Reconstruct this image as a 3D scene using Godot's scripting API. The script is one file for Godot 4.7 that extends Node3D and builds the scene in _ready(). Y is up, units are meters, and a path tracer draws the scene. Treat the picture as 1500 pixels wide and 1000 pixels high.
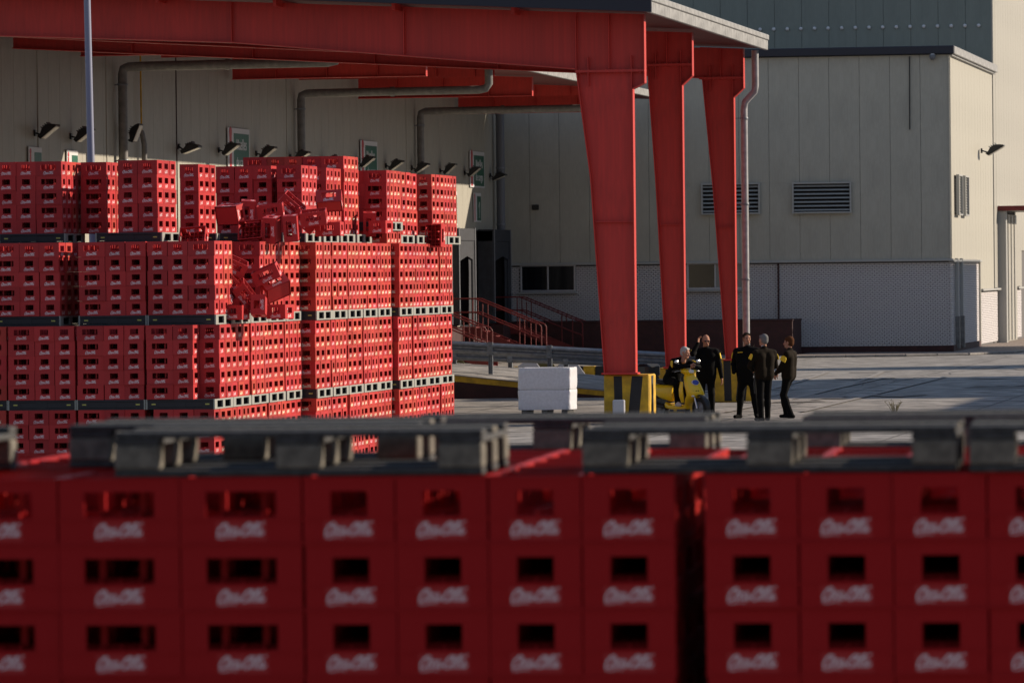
extends Node3D
# world axes: x to the right across the yard, y up, -z along the loading-bay wall (depth "d" below is -z)

# ---------------------------------------------------------------- mesh builder
class MB:
	var v := PackedVector3Array()
	var n := PackedVector3Array()
	var t := PackedVector2Array()
	var c := PackedColorArray()
	var col := Color(1, 1, 1)
	var flat_uv := Vector2(0.01, 0.5)
	func tri(a: Vector3, b: Vector3, d: Vector3, ua := Vector2(-9, 0), ub := Vector2.ZERO, ud := Vector2.ZERO) -> void:
		var nn := (b - a).cross(d - a)
		if nn.length_squared() < 1e-16:
			return
		nn = nn.normalized()
		v.append(a); v.append(d); v.append(b)
		for i in 3:
			n.append(nn); c.append(col)
		if ua.x < -5.0:
			t.append(flat_uv); t.append(flat_uv); t.append(flat_uv)
		else:
			t.append(ua); t.append(ud); t.append(ub)
	func trin(p: Array, q: Array) -> void:      # three points (counter-clockwise from outside) with their own normals
		for i in [0, 2, 1]:
			v.append(p[i]); n.append(q[i]); t.append(flat_uv); c.append(col)
	func quad(a: Vector3, b: Vector3, d: Vector3, e: Vector3) -> void:
		tri(a, b, d); tri(a, d, e)
	func quad_uv(a: Vector3, b: Vector3, d: Vector3, e: Vector3) -> void:   # a is the lower left corner of the print
		tri(a, b, d, Vector2(0, 1), Vector2(1, 1), Vector2(1, 0)); tri(a, d, e, Vector2(0, 1), Vector2(1, 0), Vector2(0, 0))
	func box(ctr: Vector3, size: Vector3, b := Basis()) -> void:
		var h := size * 0.5
		var p := []
		for i in 8:
			p.append(ctr + b * Vector3(h.x if i & 1 else -h.x, h.y if i & 2 else -h.y, h.z if i & 4 else -h.z))
		quad(p[4], p[5], p[7], p[6]); quad(p[1], p[0], p[2], p[3])
		quad(p[5], p[1], p[3], p[7]); quad(p[0], p[4], p[6], p[2])
		quad(p[6], p[7], p[3], p[2]); quad(p[0], p[1], p[5], p[4])
	func bbox(ctr: Vector3, size: Vector3, bev := 0.01, b := Basis()) -> void:   # a box with chamfered edges
		var h := size * 0.5
		bev = minf(bev, minf(h.x, minf(h.y, h.z)) * 0.9)
		var P := func(sx: int, sy: int, sz: int, ax: int) -> Vector3:
			var q := Vector3(sx * (h.x - bev), sy * (h.y - bev), sz * (h.z - bev))
			q[ax] += bev * [sx, sy, sz][ax]
			return ctr + b * q
		for ax in 3:
			for s in [-1, 1]:
				var u := (ax + 1) % 3
				var w := (ax + 2) % 3
				var q := []
				for k in [[-1, -1], [1, -1], [1, 1], [-1, 1]]:
					var sg := [0, 0, 0]
					sg[ax] = s; sg[u] = k[0]; sg[w] = k[1]
					q.append(P.call(sg[0], sg[1], sg[2], ax))
				if s > 0:
					quad(q[0], q[1], q[2], q[3])
				else:
					quad(q[3], q[2], q[1], q[0])
		for ax in 3:            # edges along ax
			var u := (ax + 1) % 3
			var w := (ax + 2) % 3
			for su in [-1, 1]:
				for sw in [-1, 1]:
					var lo := [0, 0, 0]
					lo[ax] = -1; lo[u] = su; lo[w] = sw
					var hi := lo.duplicate()
					hi[ax] = 1
					var a: Vector3 = P.call(lo[0], lo[1], lo[2], u)
					var a2: Vector3 = P.call(hi[0], hi[1], hi[2], u)
					var d: Vector3 = P.call(lo[0], lo[1], lo[2], w)
					var d2: Vector3 = P.call(hi[0], hi[1], hi[2], w)
					_oq(a, a2, d2, d, ctr)
		for i in 8:
			var s := [1 if i & 1 else -1, 1 if i & 2 else -1, 1 if i & 4 else -1]
			var a: Vector3 = P.call(s[0], s[1], s[2], 0)
			var d: Vector3 = P.call(s[0], s[1], s[2], 1)
			var e: Vector3 = P.call(s[0], s[1], s[2], 2)
			if (d - a).cross(e - a).dot(a - ctr) > 0:
				tri(a, d, e)
			else:
				tri(a, e, d)
	func _oq(a: Vector3, b: Vector3, d: Vector3, e: Vector3, ctr: Vector3) -> void:
		if (b - a).cross(d - a).dot((a + d) * 0.5 - ctr) > 0:
			quad(a, b, d, e)
		else:
			quad(e, d, b, a)
	func prism(poly: PackedVector2Array, o: Vector3, u: Vector3, w: Vector3, depth: float) -> void:   # polygon in the u-w plane, pushed from o along u x w by depth
		var nn := u.cross(w).normalized()
		var area := 0.0
		for i in poly.size():
			area += poly[i].cross(poly[(i + 1) % poly.size()])
		var pp := poly.duplicate()
		if area < 0:
			pp.reverse()
		var ids := Geometry2D.triangulate_polygon(pp)
		var at := func(q: Vector2, k: float) -> Vector3: return o + u * q.x + w * q.y + nn * k
		for i in range(0, ids.size(), 3):
			var a := pp[ids[i]]
			var b := pp[ids[i + 1]]
			var d := pp[ids[i + 2]]
			if (b - a).cross(d - a) < 0:
				var x := b
				b = d
				d = x
			tri(at.call(a, depth), at.call(b, depth), at.call(d, depth))
			tri(at.call(a, 0.0), at.call(d, 0.0), at.call(b, 0.0))
		for i in pp.size():
			var a := pp[i]
			var b := pp[(i + 1) % pp.size()]
			quad(at.call(a, 0.0), at.call(b, 0.0), at.call(b, depth), at.call(a, depth))
	func rings(rs: Array, cap := true) -> void:    # rs: rings of equal size, counter-clockwise seen from the last ring's side; smooth
		var k: int = rs[0].size()
		var nr := []
		for i in rs.size():
			var row := []
			for j in k:
				var a: Vector3 = rs[mini(i + 1, rs.size() - 1)][j] - rs[maxi(i - 1, 0)][j]
				var b: Vector3 = rs[i][(j + 1) % k] - rs[i][(j + k - 1) % k]
				var q := b.cross(a)
				if q.length_squared() < 1e-14:
					q = rs[i][j] - rs[i][(j + k / 2) % k]
				row.append(q.normalized())
			nr.append(row)
		for i in rs.size() - 1:
			for j in k:
				var m := (j + 1) % k
				trin([rs[i][j], rs[i][m], rs[i + 1][m]], [nr[i][j], nr[i][m], nr[i + 1][m]])
				trin([rs[i][j], rs[i + 1][m], rs[i + 1][j]], [nr[i][j], nr[i + 1][m], nr[i + 1][j]])
		if cap:
			for j in range(1, k - 1):
				tri(rs[0][0], rs[0][j + 1], rs[0][j])
				tri(rs[-1][0], rs[-1][j], rs[-1][j + 1])
	func tube(pts: Array, r: float, sides := 10, r2 := -1.0) -> void:
		var rs := []
		var ref := Vector3.UP
		for i in pts.size():
			var d: Vector3 = (pts[mini(i + 1, pts.size() - 1)] - pts[maxi(i - 1, 0)]).normalized()
			if i == 0:
				ref = Vector3.UP if absf(d.y) < 0.9 else Vector3.RIGHT
			var u := ref - d * ref.dot(d)
			u = u.normalized()
			ref = u
			var w := d.cross(u)
			var rr := r if r2 < 0 else lerpf(r, r2, float(i) / (pts.size() - 1))
			var ring := []
			for j in sides:
				var a := TAU * j / sides
				ring.append(pts[i] + (u * cos(a) + w * sin(a)) * rr)
			rs.append(ring)
		rings(rs)
	func lathe(prof: Array, xf: Transform3D, sides := 24) -> void:   # prof: Vector2(radius, height) upwards along the local y axis
		var rs := []
		for p in prof:
			var ring := []
			for j in sides:
				var a := -TAU * j / sides
				ring.append(xf * Vector3(p.x * cos(a), p.y, p.x * sin(a)))
			rs.append(ring)
		rings(rs)
	func ball(ctr: Vector3, r: Vector3, b := Basis(), sides := 14) -> void:
		var prof := []
		for i in 9:
			var a := PI * (i / 8.0 - 0.5)
			prof.append(Vector2(maxf(cos(a), 0.02), sin(a)))
		lathe(prof, Transform3D(b * Basis.from_scale(r), ctr), sides)
	func mesh() -> ArrayMesh:
		var m := ArrayMesh.new()
		var a := []
		a.resize(Mesh.ARRAY_MAX)
		a[Mesh.ARRAY_VERTEX] = v; a[Mesh.ARRAY_NORMAL] = n; a[Mesh.ARRAY_TEX_UV] = t; a[Mesh.ARRAY_COLOR] = c
		m.add_surface_from_arrays(Mesh.PRIMITIVE_TRIANGLES, a)
		return m

# ---------------------------------------------------------------- naming and committing
var used := {}
func numbered(called: String) -> String:
	var k: int = used.get(called, 0)
	used[called] = k + 1
	return called if k == 0 else "%s_%03d" % [called, k]

func tag(o: Node, label: String, category: String, group := "") -> Node:
	o.set_meta("label", label); o.set_meta("category", category)
	if group != "":
		o.set_meta("group", group)
	return o

func thing(called: String, label: String, category: String, at := Vector3.ZERO, turn := 0.0, group := "") -> Node3D:
	var o := Node3D.new()
	o.name = numbered(called)
	add_child(o, true)
	o.position = at
	o.rotation.y = turn
	tag(o, label, category, group)
	return o

func put(called: String, m: Variant, material: Material, parent: Node = self, xf := Transform3D()) -> MeshInstance3D:
	var o := MeshInstance3D.new()
	o.mesh = m.mesh() if m is MB else m
	o.material_override = material
	o.transform = xf
	if parent == self:
		o.name = numbered(called)
	else:
		var k: int = parent.get_meta("n_" + called, 0)
		parent.set_meta("n_" + called, k + 1)
		o.name = called if k == 0 else "%s_%03d" % [called, k]
	parent.add_child(o, true)
	return o

func copy(src: Node3D, label: String, at: Transform3D, group := "") -> Node3D:
	var o: Node3D = src.duplicate()
	o.name = numbered(str(src.get_meta("base")))
	add_child(o, true)
	o.transform = at
	o.set_meta("label", label)
	if group != "":
		o.set_meta("group", group)
	return o

func setting(o: Node) -> Node:
	o.set_meta("kind", "structure")
	return o

# ---------------------------------------------------------------- materials
var M := {}
var grime: Texture2D
var grime_fine: Texture2D
var bump_noise: Texture2D

func noise(f: float, oct: int, lo: float, hi: float, sd: int, size := 512, norm := false, strength := 4.0) -> NoiseTexture2D:
	var fn := FastNoiseLite.new()
	fn.noise_type = FastNoiseLite.TYPE_SIMPLEX_SMOOTH
	fn.frequency = f
	fn.fractal_octaves = oct
	fn.seed = sd
	var x := NoiseTexture2D.new()
	x.width = size; x.height = size; x.seamless = true; x.noise = fn
	if norm:
		x.as_normal_map = true
		x.bump_strength = strength
	else:
		var g := Gradient.new()
		g.set_color(0, Color(lo, lo, lo)); g.set_color(1, Color(hi, hi, hi))
		x.color_ramp = g
	return x

func mat(called: String, r: float, g: float, b: float, rough := 0.6, tex: Texture2D = null, scale := 0.25, metallic := 0.0, world := true) -> StandardMaterial3D:
	var m := StandardMaterial3D.new()
	m.resource_name = called
	m.albedo_color = Color(r, g, b).linear_to_srgb()
	m.roughness = rough
	m.metallic = metallic
	if tex:
		m.albedo_texture = tex
		m.uv1_triplanar = true
		m.uv1_world_triplanar = world
		m.uv1_scale = Vector3.ONE * scale
	M[called] = m
	return m

func stripes_bump() -> ImageTexture:      # fine vertical ribs of the sheet cladding
	var im := Image.create(256, 4, false, Image.FORMAT_L8)
	for x in 256:
		var p := (x % 32) / 32.0
		var h := 0.55 if p < 0.5 else (0.55 - 0.25 * (0.5 - absf(p - 0.75) * 2.0) * 2.0)
		for y in 4:
			im.set_pixel(x, y, Color(h, h, h))
	return ImageTexture.create_from_image(im)

func streaks(k := 1.0) -> ImageTexture:      # faint upright weather streaks with broad clouding
	var im := Image.create(384, 384, false, Image.FORMAT_L8)
	var a := FastNoiseLite.new()
	a.seed = 2
	a.frequency = 0.05
	var b := FastNoiseLite.new()
	b.seed = 9
	b.frequency = 0.008
	b.fractal_octaves = 4
	for y in 384:
		for x in 384:
			# wrapped so that the repeats meet
			var fx := x / 384.0 * TAU
			var v := a.get_noise_3d(cos(fx) * 190.0, sin(fx) * 190.0, 25.0 * sin(y / 384.0 * TAU)) * 0.045 + b.get_noise_3d(cos(fx) * 60.0, sin(fx) * 60.0, 60.0 * sin(y / 384.0 * TAU)) * 0.05
			var g := clampf(0.94 + v * k - 0.04 * (k - 1.0), 0.0, 1.0)
			im.set_pixel(x, y, Color(g, g, g))
	return ImageTexture.create_from_image(im)

func spline(p: Array, steps := 14) -> PackedVector2Array:
	var o := PackedVector2Array()
	for i in p.size() - 1:
		var a: Vector2 = p[maxi(i - 1, 0)]
		var b: Vector2 = p[i]
		var d: Vector2 = p[i + 1]
		var e: Vector2 = p[mini(i + 2, p.size() - 1)]
		for k in steps:
			o.append(b.cubic_interpolate(d, a, e, float(k) / steps))
	o.append(p[-1])
	return o

func script_print() -> ImageTexture:      # the flowing white lettering of the crates, on the crate's red
	var w := 1024
	var h := 352
	var im := Image.create(w, h, false, Image.FORMAT_RGB8)
	im.fill(Color(1, 0, 0))
	var red := Color(0.46, 0.041, 0.043).linear_to_srgb()
	im.fill(red)
	var white := Color(0.90, 0.90, 0.92).linear_to_srgb()
	var P := func(a: Array) -> Array:
		var o := []
		for q in a:
			o.append(Vector2(q[0], q[1]))
		return o
	var strokes := [
		[P.call([[19, 24.5], [20.5, 28], [18, 31], [13, 30], [7, 24], [4, 16], [5.5, 10.5], [10, 9.5], [15, 13], [18, 17]]), 0.9, 2.4],
		[P.call([[14, 22], [16, 25], [15, 28], [11, 27]]), 0.7, 1.1],
		[P.call([[5, 12], [6, 6], [12, 4], [20, 5.5], [28, 7], [35, 6], [40, 4.5]]), 0.7, 1.5],
		[P.call([[23, 20], [19, 18.5], [17.5, 14], [19.5, 10.5], [23, 11.5], [25, 16], [23.5, 20], [26, 20.5], [28, 19]]), 0.8, 1.7],
		[P.call([[32.5, 18], [31.5, 20.5], [28.5, 19], [27, 14], [28.5, 10.5], [32, 11], [35, 14.5]]), 0.8, 1.8],
		[P.call([[41, 19.5], [38, 20.3], [35.5, 17], [35, 12.5], [37, 10.3], [40, 13], [41.8, 19.5], [41, 13], [42.5, 10.3], [46, 12.5], [49, 14]]), 0.8, 1.8],
		[P.call([[46, 15.2], [50.5, 16.2]]), 1.2, 1.3],
		[P.call([[66, 25], [68, 28.5], [65.5, 31.2], [60, 30], [54, 24], [51, 16], [52.5, 10.5], [57, 9.3], [62, 13], [65, 17]]), 0.9, 2.5],
		[P.call([[61, 22], [63, 25.5], [66, 28.5], [72, 30], [80, 29], [87, 30.5], [93, 33]]), 0.7, 1.6],
		[P.call([[69, 20], [65.5, 18.5], [64, 14], [66, 10.5], [69.5, 11.5], [71.5, 16], [70, 20], [72.5, 20], [75, 22]]), 0.8, 1.7],
		[P.call([[74, 19], [78, 24], [81, 29.5], [80.5, 32.5], [78, 30.5], [75.5, 22], [74.5, 14], [76, 10.3], [79, 12]]), 0.8, 1.8],
		[P.call([[88, 19.5], [85, 20.3], [82, 17], [81.5, 12.5], [83.5, 10.3], [87, 13], [89, 19.5], [88, 13], [89.5, 10.2], [92.5, 11.5], [95, 14.5]]), 0.8, 1.9],
	]
	var s := w / 100.0
	var low := [3, 4, 5, 9, 11]       # the small letters stand tall
	for si in strokes.size():
		var st: Array = strokes[si]
		if si in low:
			st[0] = st[0].map(func(q): return Vector2(q.x, 10.0 + (q.y - 10.0) * 1.3))
		var pts := spline(st[0], 36)
		for i in pts.size() - 1:
			var q := pts[i]
			var d := pts[i + 1] - pts[i]
			var down := absf(d.normalized().dot(Vector2(0.25, 0.97))) if d.length() > 1e-5 else 0.0
			var r: float = lerpf(st[1], st[2], down) * s * 0.54
			var x := (q.x + 0.22 * (q.y - 16.0) + 0.4) * s
			var y := h - (q.y - 1.0) * s * 1.02
			for yy in range(int(y - r), int(y + r) + 1):
				var half := sqrt(maxf(r * r - (yy - y) * (yy - y), 0.0))
				if yy >= 0 and yy < h:
					im.fill_rect(Rect2i(int(x - half), yy, maxi(int(half * 2), 1), 1), white)
	im.resize(512, 176, Image.INTERPOLATE_LANCZOS)
	return ImageTexture.create_from_image(im)

func materials() -> void:
	grime = noise(0.012, 5, 0.72, 1.0, 3)
	grime_fine = noise(0.05, 4, 0.80, 1.0, 8)
	bump_noise = noise(0.06, 4, 0, 1, 12, 512, true, 3.0)
	var print_tex := script_print()
	var streak := streaks()
	var c := StandardMaterial3D.new()
	c.albedo_texture = print_tex
	c.vertex_color_use_as_albedo = true
	c.roughness = 0.48
	c.metallic_specular = 0.25
	M.crate = c
	var m := mat("concrete", 0.42, 0.39, 0.355, 0.9, noise(0.008, 6, 0.55, 1.0, 21, 1024), 0.11)
	m.normal_enabled = true
	m.normal_texture = bump_noise
	m.normal_scale = 0.35
	mat("asphalt_seam", 0.10, 0.095, 0.09, 0.95)
	mat("stain", 0.27, 0.25, 0.23, 0.9, grime_fine, 0.6)
	mat("tyre_mark", 0.34, 0.315, 0.29, 0.9, grime_fine, 0.9)
	mat("kerb", 0.30, 0.28, 0.26, 0.9, grime, 0.5)
	mat("pavement", 0.30, 0.24, 0.20, 0.9, grime, 0.5)
	var rib := stripes_bump()
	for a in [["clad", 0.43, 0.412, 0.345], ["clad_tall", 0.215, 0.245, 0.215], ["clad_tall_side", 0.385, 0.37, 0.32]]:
		m = mat(a[0], a[1], a[2], a[3], 0.5, streak, 0.09)
		m.heightmap_enabled = true
		m.heightmap_texture = rib
		m.heightmap_scale = 0.5
		m.uv1_scale = Vector3.ONE * 0.42
	mat("brick", 0.76, 0.73, 0.73, 0.7, grime_fine, 1.7)
	mat("mortar", 0.12, 0.115, 0.115, 0.95)
	mat("plinth", 0.055, 0.014, 0.014, 0.75, grime, 0.4)
	mat("red_paint", 0.64, 0.036, 0.025, 0.5, streaks(1.7), 0.22)
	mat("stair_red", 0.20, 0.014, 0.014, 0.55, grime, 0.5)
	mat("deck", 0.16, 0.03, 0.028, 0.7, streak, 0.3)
	mat("dark_trim", 0.012, 0.014, 0.026, 0.5)
	mat("eave_metal", 0.42, 0.42, 0.41, 0.5, grime, 0.5, 0.3)
	mat("galvanised", 0.27, 0.29, 0.32, 0.45, grime, 0.9, 0.25)
	mat("grey_pipe", 0.24, 0.23, 0.215, 0.5, grime, 0.6)
	mat("pink_pipe", 0.42, 0.42, 0.43, 0.5, grime, 0.6)
	mat("pole_blue", 0.20, 0.215, 0.30, 0.45)
	mat("glass_dark", 0.008, 0.009, 0.012, 0.08)
	mat("pane_reflection", 0.30, 0.29, 0.26, 0.35, grime_fine, 3.0)  # pale pane colour painted in for a reflection on the glass
	mat("frame_alu", 0.42, 0.43, 0.45, 0.4, null, 1.0, 0.4)
	mat("louvre", 0.36, 0.36, 0.34, 0.5)
	mat("void", 0.004, 0.004, 0.006, 0.9)
	mat("black_metal", 0.010, 0.010, 0.011, 0.45)
	mat("lamp_glass", 0.62, 0.58, 0.48, 0.2)
	mat("sign_white", 0.62, 0.62, 0.62, 0.5)
	mat("sign_green", 0.010, 0.105, 0.062, 0.45)
	mat("sign_red", 0.50, 0.035, 0.045, 0.45)
	mat("shelter", 0.030, 0.034, 0.045, 0.7, grime, 0.5)
	mat("shelter_edge", 0.14, 0.15, 0.17, 0.6)
	mat("yellow", 0.70, 0.41, 0.014, 0.6, noise(0.015, 5, 0.74, 1.0, 51), 0.5)
	mat("black_paint", 0.013, 0.013, 0.016, 0.6, noise(0.015, 5, 0.74, 1.0, 52), 0.5)
	mat("white_post", 0.60, 0.60, 0.63, 0.7, grime_fine, 2.0)
	mat("pallet_black", 0.010, 0.011, 0.016, 0.55)
	mat("pallet_pale", 0.33, 0.335, 0.30, 0.7, grime_fine, 2.0)
	mat("marker_yellow", 0.45, 0.42, 0.10, 0.6)
	mat("wood", 0.085, 0.083, 0.080, 0.85, noise(0.03, 5, 0.6, 1.0, 33), 1.2)
	mat("wood_pale", 0.24, 0.215, 0.17, 0.85, noise(0.03, 5, 0.65, 1.0, 34), 1.2)
	m = mat("wrap", 0.82, 0.83, 0.88, 0.28, noise(0.02, 3, 0.93, 1.0, 41), 1.2)
	mat("scooter_yellow", 0.86, 0.56, 0.012, 0.3)
	mat("rubber", 0.012, 0.012, 0.013, 0.8)
	mat("chrome", 0.55, 0.55, 0.56, 0.25, null, 1.0, 0.9)
	mat("headlight", 0.75, 0.75, 0.72, 0.1)
	mat("badge_white", 0.78, 0.80, 0.84, 0.4)
	mat("badge_blue", 0.03, 0.06, 0.35, 0.4)
	mat("patch_yellow", 0.75, 0.50, 0.02, 0.7)
	mat("weed", 0.10, 0.085, 0.03, 0.9)
	mat("dry_plant", 0.16, 0.11, 0.05, 0.9)
	var sk := StandardMaterial3D.new()
	sk.vertex_color_use_as_albedo = true
	sk.roughness = 0.92
	sk.metallic_specular = 0.25
	M.figure = sk

# ---------------------------------------------------------------- camera and light
func camera_and_light() -> void:
	var cam := Camera3D.new()
	cam.name = "camera"
	add_child(cam)
	var ca := CameraAttributesPhysical.new()
	ca.frustum_focal_length = 187.2
	ca.frustum_focus_distance = 98.0
	ca.frustum_near = 0.5
	ca.frustum_far = 900.0
	ca.exposure_aperture = 7.4
	cam.attributes = ca
	cam.position = Vector3(0, 3.15, 0)
	cam.rotation = Vector3(-0.01295, 0.17076, -0.011)
	cam.current = true
	var env := Environment.new()
	env.background_mode = Environment.BG_SKY
	var sky := Sky.new()
	var sm := ProceduralSkyMaterial.new()
	sm.sky_top_color = Color(0.36, 0.44, 0.555)
	sm.sky_horizon_color = Color(0.63, 0.635, 0.62)
	sm.sky_curve = 0.16
	sm.sky_energy_multiplier = 1.04
	sm.ground_bottom_color = Color(0.22, 0.21, 0.20)
	sm.ground_horizon_color = Color(0.42, 0.42, 0.43)
	sm.ground_energy_multiplier = 0.5
	sky.sky_material = sm
	env.sky = sky
	env.tonemap_mode = Environment.TONE_MAPPER_LINEAR
	env.tonemap_exposure = 1.44
	env.sdfgi_enabled = true
	env.ssao_enabled = true
	env.ssil_enabled = true
	var we := WorldEnvironment.new()
	we.name = "world_environment"
	we.environment = env
	add_child(we)
	var sun := DirectionalLight3D.new()
	sun.name = "sun"
	sun.light_color = Color(1.0, 0.93, 0.845)
	sun.light_energy = 1.4
	sun.light_angular_distance = 0.5
	sun.shadow_enabled = true
	add_child(sun)
	# low winter sun from the right and a little behind the yard
	var az := deg_to_rad(27.0)
	var el := deg_to_rad(22.2)
	var towards := Vector3(cos(el) * cos(az), sin(el), -cos(el) * sin(az))
	sun.look_at_from_position(towards * 50.0, Vector3.ZERO, Vector3.UP)

func P(x: float, y: float, d: float) -> Vector3:
	return Vector3(x, y, -d)

const WX := -34.2       # loading-bay wall
const FD := 196.0       # front of the far building
const SX := -17.3       # its sunlit side

func sheet(m: MB, x0: float, x1: float, d0: float, d1: float, y: float) -> void:
	m.quad(P(x0, y, d0), P(x1, y, d0), P(x1, y, d1), P(x0, y, d1))

# ---------------------------------------------------------------- ground
func ground() -> void:
	var m := MB.new()
	for i in 12:
		for j in 12:
			sheet(m, -450.0 + 75.0 * i, -375.0 + 75.0 * i, -300.0 + 100.0 * j, -200.0 + 100.0 * j, 0.0)
	var g := setting(put("ground", m, M.concrete)) as Node3D
	# tar-filled joints between the concrete slabs
	var ds := [84.0, 90.5, 97.0, 103.5, 110.3, 114.2, 117.6, 121.0, 125.5, 130.0, 136.5, 143.0, 149.5, 156.0, 163.0, 170.0, 177.5, 185.0]
	for d in ds:
		var s := MB.new()
		sheet(s, -24.0 if d < 128.0 else -18.2, 12.0, d, d + 0.10, 0.004)
		put("joint", s, M.asphalt_seam, g)
	for x in [-21.5, -14.6, -9.9, -5.0]:
		var s := MB.new()
		sheet(s, x, x + 0.05, 80.0, 187.0, 0.004)
		put("joint", s, M.asphalt_seam, g)
	# a meandering crack across the slabs
	var rng := RandomNumberGenerator.new()
	rng.seed = 5
	var k := MB.new()
	for run in [[-16.4, 128.0, -12.0, 186.0], [-18.0, 113.5, -13.0, 116.5]]:
		var q := Vector2(run[0], run[1])
		for i in 24:
			var e := Vector2(lerpf(run[0], run[2], (i + 1) / 24.0) + rng.randf_range(-0.25, 0.25), lerpf(run[1], run[3], (i + 1) / 24.0))
			var w := rng.randf_range(0.02, 0.05)
			k.quad(P(q.x, 0.008, q.y), P(q.x + w, 0.008, q.y), P(e.x + w, 0.008, e.y), P(e.x, 0.008, e.y))
			q = e
	put("crack", k, M.asphalt_seam, g)
	# stains and tyre marks
	for i in 26:
		var s := MB.new()
		var ctr := Vector2(rng.randf_range(-17.5, -6.0), rng.randf_range(104.0, 172.0))
		var rx := rng.randf_range(0.25, 1.1)
		var rd := rng.randf_range(0.4, 2.6)
		var pts := []
		for j in 20:
			var a := TAU * j / 20.0
			var f := rng.randf_range(0.65, 1.1)
			pts.append(P(ctr.x + cos(a) * rx * f, 0.012 + 0.0004 * i, ctr.y + sin(a) * rd * f))
		for j in 20:
			s.tri(P(ctr.x, 0.012 + 0.0004 * i, ctr.y), pts[j], pts[(j + 1) % 20])
		put("stain", s, M.stain, g)
	for i in 2:
		var s := MB.new()
		var a := Vector2(rng.randf_range(-17.0, -9.0), rng.randf_range(106.0, 128.0))
		var bend := rng.randf_range(-0.02, 0.02)
		for j in 30:
			var d0 := a.y + j * 1.2
			var x0 := a.x + bend * j * j * 0.1
			var x1 := a.x + bend * (j + 1) * (j + 1) * 0.1
			for e in [0.0, 1.7]:
				s.quad(P(x0 + e, 0.024 + 0.0006 * i, d0), P(x0 + e + 0.16, 0.024 + 0.0006 * i, d0), P(x1 + e + 0.16, 0.024 + 0.0006 * i, d0 + 1.2), P(x1 + e, 0.024 + 0.0006 * i, d0 + 1.2))
		put("tyre_mark", s, M.tyre_mark, g)
	# pavement along the far building, with a kerb of separate stones
	var pv := MB.new()
	var edge := PackedVector2Array([Vector2(-22.6, 188.2), Vector2(-18.5, 189.6), Vector2(-16.4, 191.2), Vector2(-15.1, 194.5), Vector2(-14.7, 200), Vector2(-14.7, 240), Vector2(-22.6, 240)])
	pv.prism(edge, P(0, 0, 0), Vector3.RIGHT, Vector3.FORWARD, 0.06)
	var pave := setting(put("pavement", pv, M.pavement)) as Node3D
	for i in 5:
		var a := edge[i]
		var b := edge[i + 1]
		var L := a.distance_to(b)
		var nn := maxi(int(L / 1.0), 1)
		var dir := (b - a) / L
		var side := Vector2(dir.y, -dir.x)
		for j in nn:
			var ctr := a + dir * L * (j + 0.5) / nn + side * 0.07
			var ks := MB.new()
			ks.bbox(Vector3.ZERO, Vector3(L / nn - 0.015, 0.085, 0.14), 0.02)
			put("kerb_stone", ks, M.kerb, pave, Transform3D(Basis(Vector3.UP, atan2(dir.y, dir.x)), P(ctr.x, 0.0425, ctr.y)))

# ---------------------------------------------------------------- the far building and the loading-bay wall
func panel_row(o: Node3D, from: Vector3, along: Vector3, out: Vector3, count: int, width: float, y0: float, y1: float, material: Material, holes := []) -> void:
	# upright cladding panels, each a piece of its own with a shadow gap beside it
	var b := Basis(along, Vector3.UP, out)
	for i in count:
		var x0 := i * width + 0.005
		var x1 := (i + 1) * width - 0.005
		var bands := [[x0, x1, y0, y1]]
		for h in holes:
			if h[0] < x1 and h[1] > x0:
				bands = [[x0, x1, y0, h[2]], [x0, x1, h[3], y1], [x0, h[0], h[2], h[3]], [h[1], x1, h[2], h[3]]]
		for bd in bands:
			if bd[3] - bd[2] < 0.05 or bd[1] - bd[0] < 0.03:
				continue
			var m := MB.new()
			m.bbox(from + along * (bd[0] + bd[1]) * 0.5 + Vector3.UP * (bd[2] + bd[3]) * 0.5 + out * 0.03, Vector3(bd[1] - bd[0], bd[3] - bd[2], 0.06), 0.007 if bd[3] - bd[2] > 2.0 else 0.002, b)
			put("panel", m, material, o)

func bricks(o: Node3D, from: Vector3, along: Vector3, out: Vector3, length: float, y0: float, y1: float, holes := []) -> void:
	var bw := 0.172
	var bh := 0.0698
	var mm := MultiMesh.new()
	mm.transform_format = MultiMesh.TRANSFORM_3D
	mm.use_colors = false
	var one := MB.new()
	one.bbox(Vector3.ZERO, Vector3(bw - 0.018, bh - 0.016, 0.05), 0.005)
	mm.mesh = one.mesh()
	var b := Basis(along, Vector3.UP, out)
	var xs := []
	var rng := RandomNumberGenerator.new()
	rng.seed = 17
	for j in int((y1 - y0) / bh):
		var y := y0 + (j + 0.5) * bh
		var off := 0.5 * bw if j & 1 else 0.0
		for i in int(length / bw):
			var a0 := i * bw + off
			var a1 := minf(a0 + bw, length)
			for h in holes:          # bricks are cut at the openings and corners
				if y > h[2] and y < h[3] and a1 > h[0] and a0 < h[1]:
					if a0 < h[0]:
						a1 = h[0]
					elif a1 > h[1]:
						a0 = h[1]
					else:
						a1 = a0
			if a1 - a0 < 0.035:
				continue
			xs.append(Transform3D(b * Basis.from_scale(Vector3((a1 - a0 - 0.018) / (bw - 0.018), 1, 1)), from + along * (a0 + a1) * 0.5 + Vector3.UP * y + out * (0.020 + rng.randf_range(0.0, 0.004))))
	mm.instance_count = xs.size()
	for i in xs.size():
		mm.set_instance_transform(i, xs[i])
	var q := MultiMeshInstance3D.new()
	q.multimesh = mm
	q.material_override = M.brick
	var k: int = o.get_meta("n_brickwork", 0)
	o.set_meta("n_brickwork", k + 1)
	q.name = "brickwork" if k == 0 else "brickwork_%03d" % k
	q.set_meta("kind", "stuff")
	o.add_child(q, true)

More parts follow.
